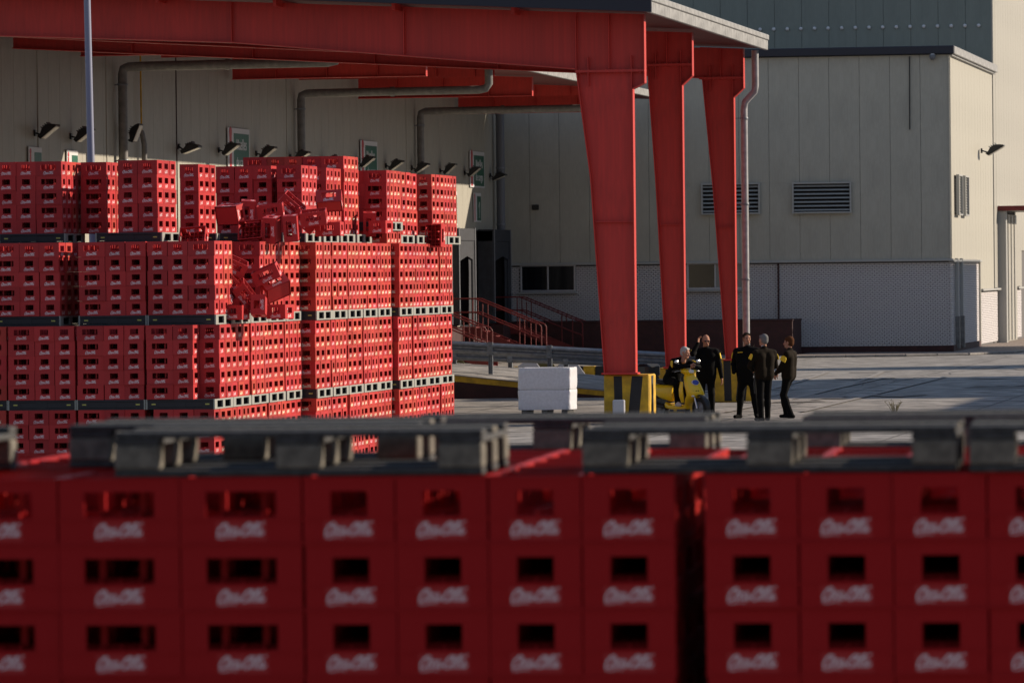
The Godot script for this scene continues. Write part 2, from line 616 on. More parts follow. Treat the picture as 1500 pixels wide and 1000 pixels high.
func louvre(o: Node3D, ctr: Vector3, along: Vector3, out: Vector3, w: float, h: float, slats: int) -> void:
	var b := Basis(along, Vector3.UP, out)
	var m := MB.new()
	m.box(ctr - out * 0.03, Vector3(w, h, 0.02), b)
	var back := put("vent_opening", m, M.void, o)
	m = MB.new()
	for s in [-1, 1]:
		m.bbox(ctr + along * s * (w * 0.5 + 0.03) + out * 0.09, Vector3(0.06, h + 0.12, 0.12), 0.008, b)
		m.bbox(ctr + Vector3.UP * s * (h * 0.5 + 0.03) + out * 0.088, Vector3(w, 0.06, 0.116), 0.008, b)
	put("vent_frame", m, M.louvre, back)
	var pitch := h / slats
	for i in slats:
		m = MB.new()
		m.bbox(ctr + Vector3.UP * (-h * 0.5 + (i + 0.5) * pitch) + out * 0.06, Vector3(w, 0.012, pitch * 0.62), 0.004, b * Basis(Vector3.RIGHT, 0.7))
		put("slat", m, M.louvre, back)

func window_at(o: Node3D, ctr: Vector3, w: float, h: float, panes: int) -> void:
	var m := MB.new()
	var t := 0.07
	for s in [-1, 1]:
		m.bbox(ctr + Vector3(s * (w * 0.5 - t * 0.5), 0, 0.0), Vector3(t, h, 0.07), 0.01)
		m.bbox(ctr + Vector3(0, s * (h * 0.5 - t * 0.5), 0.0), Vector3(w - 2 * t, t, 0.066), 0.01)
	for i in range(1, panes):
		m.bbox(ctr + Vector3(-w * 0.5 + w * i / panes, 0, 0.0), Vector3(0.06, h - 2 * t, 0.06), 0.01)
	var f := put("window", m, M.frame_alu, o)
	for i in panes:
		m = MB.new()
		m.box(ctr + Vector3(-w * 0.5 + w * (i + 0.5) / panes, 0, -0.02), Vector3(w / panes - t, h - 2 * t, 0.012))
		put("pane", m, M.pane_reflection if ctr.x > -30.0 and i == 1 else M.glass_dark, f)
	m = MB.new()
	m.bbox(ctr + Vector3(0, -h * 0.5 - 0.04, 0.05), Vector3(w + 0.16, 0.07, 0.18), 0.012)
	put("sill", m, M.louvre, f)

func far_building() -> void:
	var o := thing("factory_building", "low beige clad factory block with white brick base behind the yard", "building", P(-25.7, 0, 206))
	o.position = Vector3.ZERO
	var F := Vector3(0, 0, 1)
	var m := MB.new()
	m.box(P(-25.8, 5.65, 205.9), Vector3(16.8, 11.3, 19.6))
	put("wall", m, M.mortar, o)
	var h1 := [WX + 0.78, WX + 2.86, 2.40, 3.43]
	# brick base, front and side
	var holes := [[0.72, 2.84, 2.40, 3.44], [7.02, 9.15, 2.44, 3.44]]
	bricks(o, P(WX, 0, FD + 0.1), Vector3.RIGHT, F, 16.9, 0.28, 3.40, holes)
	bricks(o, P(SX - 0.1, 0, FD), Vector3.FORWARD, Vector3.RIGHT, 12.5, 0.28, 3.36)
	m = MB.new()
	m.box(P(-25.74, 0.14, FD + 0.05), Vector3(16.92, 0.28, 0.16))
	m.box(P(SX - 0.05, 0.14, 202.1), Vector3(0.16, 0.28, 12.2))
	put("plinth", m, M.plinth, o)
	m = MB.new()
	m.bbox(P(-25.74, 3.44, FD + 0.02), Vector3(17.0, 0.08, 0.22), 0.01)
	m.bbox(P(SX - 0.02, 3.40, 202.2), Vector3(0.22, 0.08, 12.4), 0.01)
	put("drip_ledge", m, M.louvre, o)
	window_at(o, P(-32.42, 2.92, FD + 0.03), 2.10, 1.02, 2)
	window_at(o, P(-26.12, 2.94, FD + 0.03), 2.12, 1.0, 2)
	# cladding above
	panel_row(o, P(WX, 0, FD + 0.1), Vector3.RIGHT, F, 15, 1.1266, 3.48, 11.0, M.clad, [[7.62, 9.78, 5.23, 6.35], [11.02, 13.18, 5.23, 6.34]])
	panel_row(o, P(SX - 0.1, 0, FD), Vector3.FORWARD, Vector3.RIGHT, 9, 1.36, 3.44, 11.0, M.clad, [[1.6, 3.2, 5.12, 6.58], [4.4, 6.0, 5.12, 6.58]])
	panel_row(o, P(SX - 0.1, 0, FD + 12.24), Vector3.FORWARD, Vector3.RIGHT, 6, 1.21, 2.30, 11.0, M.clad)
	bricks(o, P(SX - 0.1, 0, FD + 12.6), Vector3.FORWARD, Vector3.RIGHT, 8.9, 0.14, 2.22)
	m = MB.new()
	m.bbox(P(SX - 0.02, 2.26, 213.2), Vector3(0.22, 0.08, 8.8), 0.01)
	put("drip_ledge", m, M.louvre, o)
	m = MB.new()
	m.bbox(P(SX - 0.045, 1.75, 208.35), Vector3(0.14, 3.3, 0.14), 0.02)
	put("corner_post", m, M.clad, o)
	# louvres
	louvre(o, P(-25.5, 5.79, FD + 0.0), Vector3.RIGHT, F, 2.08, 1.04, 7)
	louvre(o, P(-22.1, 5.785, FD + 0.0), Vector3.RIGHT, F, 2.08, 1.03, 7)
	louvre(o, P(SX, 5.85, 198.4), Vector3.FORWARD, Vector3.RIGHT, 1.5, 1.4, 14)
	louvre(o, P(SX, 5.85, 201.2), Vector3.FORWARD, Vector3.RIGHT, 1.5, 1.4, 14)
	m = MB.new()
	m.bbox(P(-32.85, 5.57, FD - 0.0), Vector3(0.26, 0.2, 0.1), 0.02)
	put("vent_cowl", m, M.black_metal, o)
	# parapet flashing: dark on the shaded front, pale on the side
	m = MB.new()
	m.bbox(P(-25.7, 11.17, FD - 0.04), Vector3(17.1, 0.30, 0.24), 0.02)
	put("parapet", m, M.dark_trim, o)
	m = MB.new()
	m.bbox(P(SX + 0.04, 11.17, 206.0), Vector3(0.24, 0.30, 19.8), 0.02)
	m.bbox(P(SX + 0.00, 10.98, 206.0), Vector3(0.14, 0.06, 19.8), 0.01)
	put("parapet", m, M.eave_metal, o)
	# rain pipes on the side and a conduit on the front
	for d in [197.3, 199.35]:
		m = MB.new()
		m.bbox(P(SX + 0.05, 1.9, d), Vector3(0.13, 3.2, 0.16), 0.02)
		put("pipe_guard", m, M.louvre, o)
		m = MB.new()
		m.bbox(P(SX + 0.07, 0.75, d), Vector3(0.17, 1.2, 0.2), 0.02)
		put("pipe_shoe", m, M.grey_pipe, o)
	m = MB.new()
	m.tube([P(-18.82, 8.25, FD - 0.03), P(-18.80, 10.95, FD - 0.03)], 0.022, 8)
	put("conduit", m, M.black_metal, o)
	m = MB.new()
	m.box(P(-23.75, 2.1, FD + 0.01), Vector3(0.05, 2.6, 0.06))
	put("expansion_joint", m, M.plinth, o)
	# tall block behind
	var tb := thing("tall_factory_block", "tall dark green grey clad block rising behind the low roof", "building")
	m = MB.new()
	m.box(P(-32.4, 8.0, 237.0), Vector3(30.0, 16.0, 41.8))
	put("wall", m, M.mortar, tb)
	panel_row(tb, P(-47.4, 0, 216.1), Vector3.RIGHT, F, 27, 1.114, 11.2, 16.2, M.clad_tall)
	panel_row(tb, P(SX - 0.1, 0, 216.02), Vector3.FORWARD, Vector3.RIGHT, 1, 1.2, 2.32, 16.2, M.clad_tall_side)
	panel_row(tb, P(SX - 0.1, 0, 217.3), Vector3.FORWARD, Vector3.RIGHT, 22, 1.36, 2.32, 16.2, M.clad_tall_side, [[0.2, 9.5, 2.3, 5.6], [13.2, 19.0, 2.3, 3.85]])
	bricks(tb, P(SX - 0.1, 0, 227.3), Vector3.FORWARD, Vector3.RIGHT, 3.0, 0.14, 2.22)
	m = MB.new()
	m.bbox(P(SX - 0.02, 2.26, 228.7), Vector3(0.22, 0.08, 3.0), 0.01)
	put("drip_ledge", m, M.louvre, tb)
	# small round plates fixing the cladding, one row
	for i in 32:
		m = MB.new()
		m.lathe([Vector2(0.012, 0), Vector2(0.075, 0), Vector2(0.075, 0.05), Vector2(0.03, 0.07)], Transform3D(Basis(Vector3.RIGHT, PI / 2), P(-17.9 - 0.5575 * i, 12.95, 216.02)), 10)
		put("fixing_plate", m, M.sign_white, tb)
	# the tall door on the side: jambs, leaf and a small canopy
	m = MB.new()
	m.bbox(P(SX + 0.12, 2.75, 218.0), Vector3(0.36, 5.5, 0.5), 0.02)
	var dj := put("door_frame", m, M.louvre, tb)
	m = MB.new()
	m.bbox(P(SX - 0.02, 2.7, 222.6), Vector3(0.1, 5.3, 8.5), 0.02)
	var leaf := put("door", m, M.clad_tall_side, tb)
	for i in 4:
		m = MB.new()
		m.bbox(P(SX + 0.05, 2.7, 220.2 + 1.7 * i), Vector3(0.06, 5.2, 0.12), 0.01)
		put("door_rib", m, M.louvre, leaf)
	m = MB.new()
	m.bbox(P(SX + 0.55, 5.55, 222.6), Vector3(1.3, 0.14, 9.6), 0.02)
	put("door_canopy", m, M.eave_metal, tb)
	m = MB.new()
	m.bbox(P(SX + 0.55, 5.55, 217.72), Vector3(1.34, 0.2, 0.12), 0.02)
	put("canopy_end", m, M.stair_red, tb)

func bay_wall() -> void:
	var o := thing("loading_bay_wall", "long beige clad wall with floodlights behind the crate stacks", "wall")
	var m := MB.new()
	m.box(P(WX - 0.25, 5.0, 158.0), Vector3(0.4, 10.0, 76.0))
	put("wall", m, M.mortar, o)
	panel_row(o, P(WX - 0.06, 0, 120.0), Vector3.FORWARD, Vector3.RIGHT, 68, 1.1175, 0.02, 10.0, M.clad)
	# cover strips and service pipes up the wall
	for d in [129.0, 136.0, 143.9, 158.4, 177.6]:
		m = MB.new()
		m.bbox(P(WX + 0.01, 5.0, d), Vector3(0.03, 9.9, 0.10 if d != 143.9 else 0.04), 0.006)
		put("cover_strip", m, M.clad if d != 143.9 else M.plinth, o)
	m = MB.new()
	m.tube([P(WX + 0.1, 7.0, 139.45), P(WX + 0.1, 9.9, 139.4)], 0.025, 8)
	put("gas_pipe", m, M.yellow, o)
	m = MB.new()
	m.tube([P(WX + 0.16, 3.0, 139.5), P(WX + 0.16, 6.7, 139.5), P(WX + 0.14, 6.95, 139.4), P(WX + 0.1, 7.05, 139.42)], 0.075, 10)
	put("vent_pipe", m, M.grey_pipe, o)
	m = MB.new()
	m.tube([P(WX + 0.28, 0.1, 194.6), P(WX + 0.28, 9.6, 194.6)], 0.16, 14)
	var dp := put("rain_pipe", m, M.shelter_edge, o)
	for y in [2.5, 4.9, 7.0, 9.0]:
		m = MB.new()
		m.lathe([Vector2(0.165, 0), Vector2(0.185, 0), Vector2(0.185, 0.06), Vector2(0.165, 0.06)], Transform3D(Basis(), P(WX + 0.28, y, 194.6)), 14)
		put("pipe_clip", m, M.galvanised, dp)
	# dock shelters on the wall
	var spots := [[155.0, "third"], [167.0, "second"], [180.5, "x"], [185.3, "y"], [192.6, "z"]]
	var labels := ["dark dock shelter on the loading-bay wall behind the crate stacks", "dark dock shelter on the loading-bay wall, second from the front, behind crates", "dark dock shelter half hidden by the right end of the crate stacks", "dark padded dock shelter with pale vertical edges beside the crate stacks", "dark padded dock shelter in the corner beside the brick wall"]
	for i in range(2, 5):
		var d: float = spots[i][0]
		var s := thing("dock_shelter", labels[i], "dock shelter", P(WX, 0, d), 0.0, "dock shelters along the bay wall")
		var w := 3.3 if i != 3 else 3.0
		m = MB.new()
		m.bbox(Vector3(0.35, 3.0, -w * 0.5), Vector3(0.6, 3.4, 0.35), 0.03)
		m.bbox(Vector3(0.35, 3.0, w * 0.5), Vector3(0.6, 3.4, 0.35), 0.03)
		m.bbox(Vector3(0.36, 4.5, 0), Vector3(0.62, 0.45, w + 0.35), 0.03)
		put("shelter_frame", m, M.shelter, s)
		for e in [-1, 1]:
			m = MB.new()
			m.bbox(Vector3(0.68, 3.05, e * (w * 0.5 + 0.1)), Vector3(0.03, 3.4, 0.10), 0.01)
			put("edge_strip", m, M.shelter_edge, s)
			m = MB.new()
			m.prism(PackedVector2Array([Vector2(0, 1.3), Vector2(0, 4.3), Vector2(0.75, 4.3), Vector2(0.6, 3.2), Vector2(0.72, 1.3)]), Vector3(0.55, 0, e * w * 0.5), Vector3(0, 0, -e), Vector3.UP, 0.02 * e)
			put("side_flap", m, M.shelter, s)
		m = MB.new()
		m.prism(PackedVector2Array([Vector2(-w * 0.5, 4.3), Vector2(w * 0.5, 4.3), Vector2(w * 0.5, 3.6), Vector2(0.2, 3.75), Vector2(-w * 0.5, 3.55)]), Vector3(0.62, 0, 0), Vector3(0, 0, -1), Vector3.UP, 0.02)
		put("head_curtain", m, M.shelter, s)
		m = MB.new()
		m.box(Vector3(0.06, 2.8, 0), Vector3(0.04, 3.0, w - 0.4))
		put("dock_door", m, M.void, s)
		m = MB.new()
		m.box(Vector3(0.5, 0.62, 0), Vector3(1.0, 1.24, w + 0.5))
		put("dock_sill", m, M.plinth, s)
	# brick-red loading platform in the corner
	var pf := thing("loading_platform", "low dark brick-red platform in front of the white brick wall", "platform")
	m = MB.new()
	m.box(P(-28.4, 0.64, 194.4), Vector3(11.0, 1.28, 2.8))
	put("platform_wall", m, M.plinth, pf)
	m = MB.new()
	m.bbox(P(-28.4, 1.30, 194.4), Vector3(11.06, 0.05, 2.86), 0.01)
	put("platform_top", m, M.plinth, pf)

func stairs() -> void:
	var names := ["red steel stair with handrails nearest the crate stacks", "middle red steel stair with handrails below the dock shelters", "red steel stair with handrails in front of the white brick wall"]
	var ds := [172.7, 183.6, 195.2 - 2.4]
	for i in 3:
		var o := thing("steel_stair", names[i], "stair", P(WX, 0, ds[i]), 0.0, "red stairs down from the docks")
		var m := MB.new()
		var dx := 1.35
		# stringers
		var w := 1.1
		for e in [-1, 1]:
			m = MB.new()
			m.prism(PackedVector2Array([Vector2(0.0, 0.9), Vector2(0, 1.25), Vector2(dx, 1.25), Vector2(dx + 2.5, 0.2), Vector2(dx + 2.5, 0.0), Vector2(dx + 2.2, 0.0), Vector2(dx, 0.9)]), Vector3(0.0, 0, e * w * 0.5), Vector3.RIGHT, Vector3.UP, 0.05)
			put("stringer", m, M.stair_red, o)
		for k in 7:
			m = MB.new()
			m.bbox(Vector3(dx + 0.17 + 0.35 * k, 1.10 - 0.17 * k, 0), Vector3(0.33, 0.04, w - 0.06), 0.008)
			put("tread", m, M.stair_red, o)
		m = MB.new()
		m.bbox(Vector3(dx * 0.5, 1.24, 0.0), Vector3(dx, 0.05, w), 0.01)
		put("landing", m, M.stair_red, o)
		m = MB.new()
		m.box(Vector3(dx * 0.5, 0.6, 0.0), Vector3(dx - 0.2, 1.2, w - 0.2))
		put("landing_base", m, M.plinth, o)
		for e in [-1, 1]:
			var z: float = e * (w * 0.5 - 0.03)
			for hh in [1.0, 0.52]:
				m = MB.new()
				m.tube([Vector3(0.05, 1.25 + hh, z), Vector3(dx - 0.05, 1.25 + hh, z), Vector3(dx + 0.05, 1.23 + hh, z), Vector3(dx + 2.0, 0.42 + hh, z), Vector3(dx + 2.25, 0.34 + hh, z), Vector3(dx + 2.32, 0.24 + hh, z), Vector3(dx + 2.32, 0.30, z)], 0.025, 8)
				put("handrail", m, M.stair_red, o)
			for p in [[0.25, 1.25], [dx - 0.1, 1.25], [dx + 0.25, 1.1], [dx + 1.55, 0.6], [dx + 1.95, 0.42]]:
				m = MB.new()
				m.tube([Vector3(p[0], p[1] - 0.1, z), Vector3(p[0], p[1] + 0.97, z)], 0.02, 8)
				put("rail_post", m, M.stair_red, o)

# ---------------------------------------------------------------- canopies
func flange(m: MB, a: Vector3, b: Vector3, width := 0.27, th := 0.022) -> void:   # a steel flange plate from a to b, its width along the depth axis
	var d := (b - a)
	var L := d.length()
	d /= L
	var side := d.cross(Vector3(0, 0, 1)).normalized()
	m.box((a + b) * 0.5, Vector3(th, L, width), Basis(side, d, Vector3(0, 0, 1)) if side.cross(d).dot(Vector3(0, 0, 1)) > 0 else Basis(-side, d, Vector3(0, 0, 1)))

func web(o: Node3D, called: String, poly: Array, d: float) -> void:
	var pv := PackedVector2Array()
	for q in poly:
		pv.append(Vector2(q[0], q[1]))
	var m := MB.new()
	m.prism(pv, P(0, 0, d + 0.008), Vector3.RIGHT, Vector3.UP, 0.016)
	put(called, m, M.red_paint, o)

func stiffener(o: Node3D, x: float, y0: float, y1: float, d: float) -> void:
	var m := MB.new()
	m.box(P(x, (y0 + y1) * 0.5, d), Vector3(0.018, y1 - y0, 0.22))
	put("stiffener", m, M.red_paint, o)

func frame_leg(o: Node3D, d: float, kl: float, kr: float, kb: float, kt: float, hb: float, cr: float, ct: float, cl0: float, cl1: float, cl2: float, base: float) -> void:
	# knee box kl..kr, kb..kt; column with a tapering inner edge cl0 (top), cl1, cl2 (foot) and an upright outer edge cr
	web(o, "knee", [[kl, kb], [kr, kb], [kr, kt], [kl, kt + (kr - kl) * 0.052]], d)
	web(o, "column", [[cl0, kb - 0.03], [kr, kb - 0.03], [kr, hb], [cr, ct], [cr, base], [cl2, base], [cl1, 5.1]], d)
	var m := MB.new()
	flange(m, P(cr, base, d), P(cr, ct, d))
	flange(m, P(cr, ct, d), P(kr, hb, d))
	flange(m, P(kr, hb, d), P(kr, kt, d))
	put("outer_flange", m, M.red_paint, o)
	m = MB.new()
	flange(m, P(cl2, base, d), P(cl1, 5.1, d))
	flange(m, P(cl1, 5.1, d), P(cl0, kb - 0.03, d))
	put("inner_flange", m, M.red_paint, o)
	m = MB.new()
	m.box(P((kl + kr) * 0.5, kb - 0.015, d), Vector3(kr - kl + 0.02, 0.05, 0.30))
	put("splice_plate", m, M.red_paint, o)
	m = MB.new()
	for i in 8:
		m.lathe([Vector2(0.012, 0), Vector2(0.018, 0), Vector2(0.018, 0.1), Vector2(0.012, 0.1)], Transform3D(Basis(), P(lerpf(kl + 0.08, kr - 0.08, i / 7.0), kb - 0.065, d - 0.1)), 6)
	put("bolt_row", m, M.red_paint, o)
	stiffener(o, kl + 0.25, kb - 0.32, kb + 0.28, d)
	stiffener(o, cr - 0.02, ct, kb + 0.3, d)
	m = MB.new()
	m.box(P((lerpf(cl1, cl2, 0.23) + cr) * 0.5, 4.17, d), Vector3(cr - lerpf(cl1, cl2, 0.23) - 0.03, 0.016, 0.2))
	put("stiffener", m, M.red_paint, o)
	m = MB.new()
	m.bbox(P((cl2 + cr) * 0.5, base + 0.015, d), Vector3(cr - cl2 + 0.12, 0.04, 0.36), 0.008)
	put("base_plate", m, M.red_paint, o)

func canopy() -> void:
	var o := thing("red_steel_canopy", "big red steel canopy with three tapered columns and a grey eave", "canopy")
	# front portal, deeper than the others
	frame_leg(o, 108.5, -17.29, -15.87, 7.29, 8.43, 7.02, -16.12, 6.9, -17.28, -17.01, -16.76, 1.03)
	stiffener(o, -16.60, 7.32, 8.45, 108.5)
	stiffener(o, -17.29, 7.32, 8.5, 108.5)
	web(o, "beam", [[-34.0, 8.45], [-29.55, 8.24], [-24.56, 8.01], [-17.30, 7.34], [-17.30, 8.5], [-24.55, 8.86], [-34.0, 9.35]], 108.5)
	var m := MB.new()
	flange(m, P(-34.0, 8.45, 108.5), P(-29.55, 8.24, 108.5)); flange(m, P(-29.55, 8.24, 108.5), P(-24.56, 8.01, 108.5)); flange(m, P(-24.56, 8.01, 108.5), P(-17.30, 7.33, 108.5))
	put("lower_flange", m, M.red_paint, o)
	stiffener(o, -24.56, 8.02, 8.86, 108.5)
	stiffener(o, -20.9, 7.7, 8.66, 108.5)
	for k in [[116.6, -17.05, -15.99, 7.71, 8.40, 7.45, -16.22, 7.24, -16.98, -16.82, -16.63], [126.0, -17.1, -16.05, 7.74, 8.42, 7.48, -16.29, 7.26, -17.03, -16.80, -16.53]]:
		var d: float = k[0]
		frame_leg(o, d, k[1], k[2], k[3], k[4], k[5], k[6], k[7], k[8], k[9], k[10], 1.0)
		stiffener(o, k[1] + 0.5, k[3], k[4], d)
		web(o, "beam", [[-34.0, 8.75], [-17.1, k[3]], [-17.1, 8.46], [-34.0, 9.35]], d)
		m = MB.new()
		flange(m, P(-34.0, 8.75, d), P(-17.1, k[3], d))
		put("lower_flange", m, M.red_paint, o)
		for x in [-31.0, -28.0, -25.0, -22.0, -19.5]:
			stiffener(o, x, lerpf(8.75, k[3], (x + 34.0) / 16.9) + 0.02, 8.46 - (x + 17.1) * 0.0527, d)
	# roof deck sloping up to the wall, purlins under it
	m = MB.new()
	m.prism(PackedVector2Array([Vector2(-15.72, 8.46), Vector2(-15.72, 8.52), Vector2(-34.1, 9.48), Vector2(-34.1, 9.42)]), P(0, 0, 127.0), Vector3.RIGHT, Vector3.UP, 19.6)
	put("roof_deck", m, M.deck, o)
	for x in [-18.5, -21.0, -23.5, -26.0, -28.5, -31.0]:
		m = MB.new()
		m.box(P(x, 8.385 - (x + 15.72) * 0.0522, 117.3), Vector3(0.07, 0.14, 19.0))
		put("purlin", m, M.red_paint, o)
	# dark verge over the front portal
	m = MB.new()
	m.prism(PackedVector2Array([Vector2(-15.55, 8.42), Vector2(-15.55, 8.78), Vector2(-34.1, 9.75), Vector2(-34.1, 9.39)]), P(0, 0, 107.38), Vector3.RIGHT, Vector3.UP, 0.10)
	put("verge", m, M.dark_trim, o)
	# eave: two lapped strips of bright sheet with ribs
	m = MB.new()
	m.bbox(P(-15.62, 8.71, 117.1), Vector3(0.16, 0.13, 19.55), 0.015)
	var ev := put("eave_cap", m, M.eave_metal, o)
	for i in 10:
		m = MB.new()
		m.bbox(P(-15.61, 8.525, 108.28 + 1.955 * i), Vector3(0.09, 0.235, 1.945), 0.012)
		put("eave_sheet", m, M.eave_metal, ev)
	m = MB.new()
	m.tube([P(-15.85, 8.40, 126.6), P(-15.85, 7.55, 126.6), P(-15.87, 7.42, 126.6), P(-16.1, 7.17, 126.6), P(-16.13, 7.0, 126.6), P(-16.13, 0.9, 126.6)], 0.085, 14)
	var pp := put("rain_pipe", m, M.pink_pipe, o)
	for y in [1.2, 2.9, 4.7, 6.75]:
		m = MB.new()
		m.lathe([Vector2(0.088, 0), Vector2(0.1, 0), Vector2(0.1, 0.05), Vector2(0.088, 0.05)], Transform3D(Basis(), P(-16.13, y, 126.6)), 14)
		m.box(P(-16.26, y + 0.025, 126.4), Vector3(0.2, 0.02, 0.02))
		put("pipe_clip", m, M.galvanised, pp)
	# the lower canopy along the wall
	var b := thing("bay_canopy", "narrow cantilevered canopy along the loading-bay wall with red brackets", "canopy")
	for d in [133.0, 150.6, 169.0, 187.0]:
		web(b, "bracket_beam", [[-34.1, 8.83], [-28.4, 8.83], [-28.4, 9.42], [-34.1, 9.72]], d)
		m = MB.new()
		flange(m, P(-34.1, 8.83, d), P(-28.39, 8.83, d), 0.24)
		put("lower_flange", m, M.red_paint, b)
		m = MB.new()
		m.box(P(-28.385, 9.13, d), Vector3(0.02, 0.62, 0.24))
		put("end_plate", m, M.red_paint, b)
		for x in [-32.8, -31.3, -29.8]:
			stiffener(b, x, 8.85, 9.45, d)
	for d in [141.8, 159.8, 178.0]:
		web(b, "tie_beam", [[-34.1, 9.12], [-28.0, 9.12], [-28.0, 9.42], [-34.1, 9.72]], d)
		for x in [-32.8, -31.3, -29.8, -28.6]:
			stiffener(b, x, 9.14, 9.45, d)
	m = MB.new()
	m.prism(PackedVector2Array([Vector2(-27.6, 9.44), Vector2(-27.6, 9.52), Vector2(-34.1, 9.84), Vector2(-34.1, 9.76)]), P(0, 0, 194.0), Vector3.RIGHT, Vector3.UP, 70.0)  # near end of the deck lengthened to keep sun off the wall
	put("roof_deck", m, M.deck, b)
	m = MB.new()
	m.prism(PackedVector2Array([Vector2(-22.5, 9.2), Vector2(-22.5, 9.26), Vector2(-28.0, 9.53), Vector2(-28.0, 9.47)]), P(0, 0, 135.0), Vector3.RIGHT, Vector3.UP, 11.0)  # hidden roof piece added only to shade the bay wall
	put("added_shade_roof", m, M.deck, b)
	for i in 16:
		m = MB.new()
		m.bbox(P(-27.53, 9.52, 133.0 + 3.94 * i), Vector3(0.10, 0.25, 3.92), 0.015)
		put("eave_sheet", m, M.eave_metal, b)
	# rain pipes from that eave back to the wall and down
	var nm := ["grey rain pipe under the canopy, nearest the camera, above the left crate stacks", "grey rain pipe under the canopy, the middle one of three", "grey rain pipe under the canopy, the farthest, beside the corner"]
	var pd := [137.0, 159.6, 179.2]
	for i in 3:
		var d: float = pd[i]
		m = MB.new()
		var q := thing("rain_pipe", nm[i], "pipe", P(WX, 0, d), 0.0, "rain pipes of the bay canopy")
		m.tube([Vector3(0.2, 0.1, 0), Vector3(0.2, 8.5, 0), Vector3(0.23, 8.64, 0), Vector3(0.36, 8.70, 0), Vector3(5.75, 8.72, 0), Vector3(5.95, 8.76, 0), Vector3(6.05, 8.9, 0), Vector3(6.05, 9.45, 0)], 0.125, 14)
		put("pipe", m, M.grey_pipe, q)
		for y in [3.0, 6.2, 8.2]:
			m = MB.new()
			m.lathe([Vector2(0.13, 0), Vector2(0.15, 0), Vector2(0.15, 0.05), Vector2(0.13, 0.05)], Transform3D(Basis(), Vector3(0.2, y, 0)), 12)
			m.box(Vector3(0.07, y + 0.02, 0.05), Vector3(0.2, 0.03, 0.03))
			put("pipe_clip", m, M.galvanised, q)
		m = MB.new()
		m.lathe([Vector2(0.13, 0), Vector2(0.15, 0), Vector2(0.15, 0.12), Vector2(0.13, 0.12)], Transform3D(Basis(Vector3.FORWARD, PI / 2), Vector3(3.0, 8.71, 0)), 12)
		put("pipe_sleeve", m, M.grey_pipe, q)

# ---------------------------------------------------------------- things on the walls
func floodlights() -> void:
	var at := [128.64, 132.2, 138.0, 144.1, 149.1, 154.05, 158.8, 163.7, 169.06, 173.9, 178.5, 183.8, 188.6, 193.84]
	var ords := ["first", "second", "third", "fourth", "fifth", "sixth", "seventh", "eighth", "ninth", "tenth", "eleventh", "twelfth", "thirteenth", "fourteenth"]
	var tilt := [0.04, 0.02, 0.55, -0.28, 0.0, 0.03, -0.05, -0.2, 0.03, -0.03, -0.05, 0.1, 0.05, -0.25]
	var proto: Node3D
	for i in 14:
		var label := "black wall floodlight, %s from the left in the row along the bay wall" % ords[i]
		if i == 0:
			var o := thing("floodlight", label, "floodlight", Vector3.ZERO, 0.0, "floodlights along the bay wall")
			o.set_meta("base", "floodlight")
			var m := MB.new()
			m.bbox(Vector3(0.02, 0, 0), Vector3(0.04, 0.16, 0.16), 0.01)
			m.tube([Vector3(0.03, 0, 0), Vector3(0.12, -0.03, 0), Vector3(0.2, -0.07, 0)], 0.022, 8)
			for e in [-1, 1]:
				m.box(Vector3(0.24, -0.04, e * 0.235), Vector3(0.16, 0.04, 0.012), Basis(Vector3.BACK, 0.5))
			m.box(Vector3(0.18, -0.075, 0), Vector3(0.03, 0.03, 0.47))
			put("bracket", m, M.black_metal, o)
			m = MB.new()
			var pf := PackedVector2Array([Vector2(0.20, -0.16), Vector2(0.62, 0.145), Vector2(0.60, 0.185), Vector2(0.50, 0.20), Vector2(0.36, 0.185), Vector2(0.26, 0.11), Vector2(0.20, -0.02), Vector2(0.13, -0.09)])
			m.prism(pf, Vector3(0, 0, -0.22), Vector3.RIGHT, Vector3.UP, 0.44)
			for k in 4:
				m.box(Vector3(0.245 + 0.05 * k, 0.10 + 0.035 * k, 0), Vector3(0.012, 0.10, 0.38), Basis(Vector3.BACK, 0.6))
			put("housing", m, M.black_metal, o)
			m = MB.new()
			var mid := Vector3(0.415, -0.012, 0)
			m.bbox(mid, Vector3(0.46, 0.02, 0.38), 0.006, Basis(Vector3.BACK, 0.628))
			put("lens", m, M.lamp_glass, o)
			proto = o
			o.transform = Transform3D(Basis(Vector3.BACK, tilt[0]), P(WX, 6.75, at[0]))
		else:
			copy(proto, label, Transform3D(Basis(Vector3.BACK, tilt[i]), P(WX, 6.75, at[i])), "floodlights along the bay wall")
	# one on the sunlit side of the far building, another floodlight shape on an arm
	var f := proto.duplicate() as Node3D
	f.name = numbered("floodlight")
	add_child(f, true)
	f.transform = Transform3D(Basis().scaled(Vector3(1.5, 1.2, 1.4)), P(SX + 0.02, 7.72, 209.0))
	f.remove_meta("group")
	tag(f, "black floodlight on the sunlit side wall of the far building", "floodlight")
	var c := thing("dome_camera", "small white dome camera under the parapet of the far building", "camera", P(-17.94, 10.95, FD))
	var m := MB.new()
	m.bbox(Vector3(0, 0.08, 0.05), Vector3(0.16, 0.1, 0.2), 0.02)
	put("mount", m, M.sign_white, c)
	m = MB.new()
	m.lathe([Vector2(0.02, -0.16), Vector2(0.08, -0.13), Vector2(0.11, -0.06), Vector2(0.115, 0.0), Vector2(0.10, 0.04), Vector2(0.02, 0.05)], Transform3D(Basis(), Vector3(0, 0, 0.14)), 16)
	put("dome", m, M.shelter_edge, c)

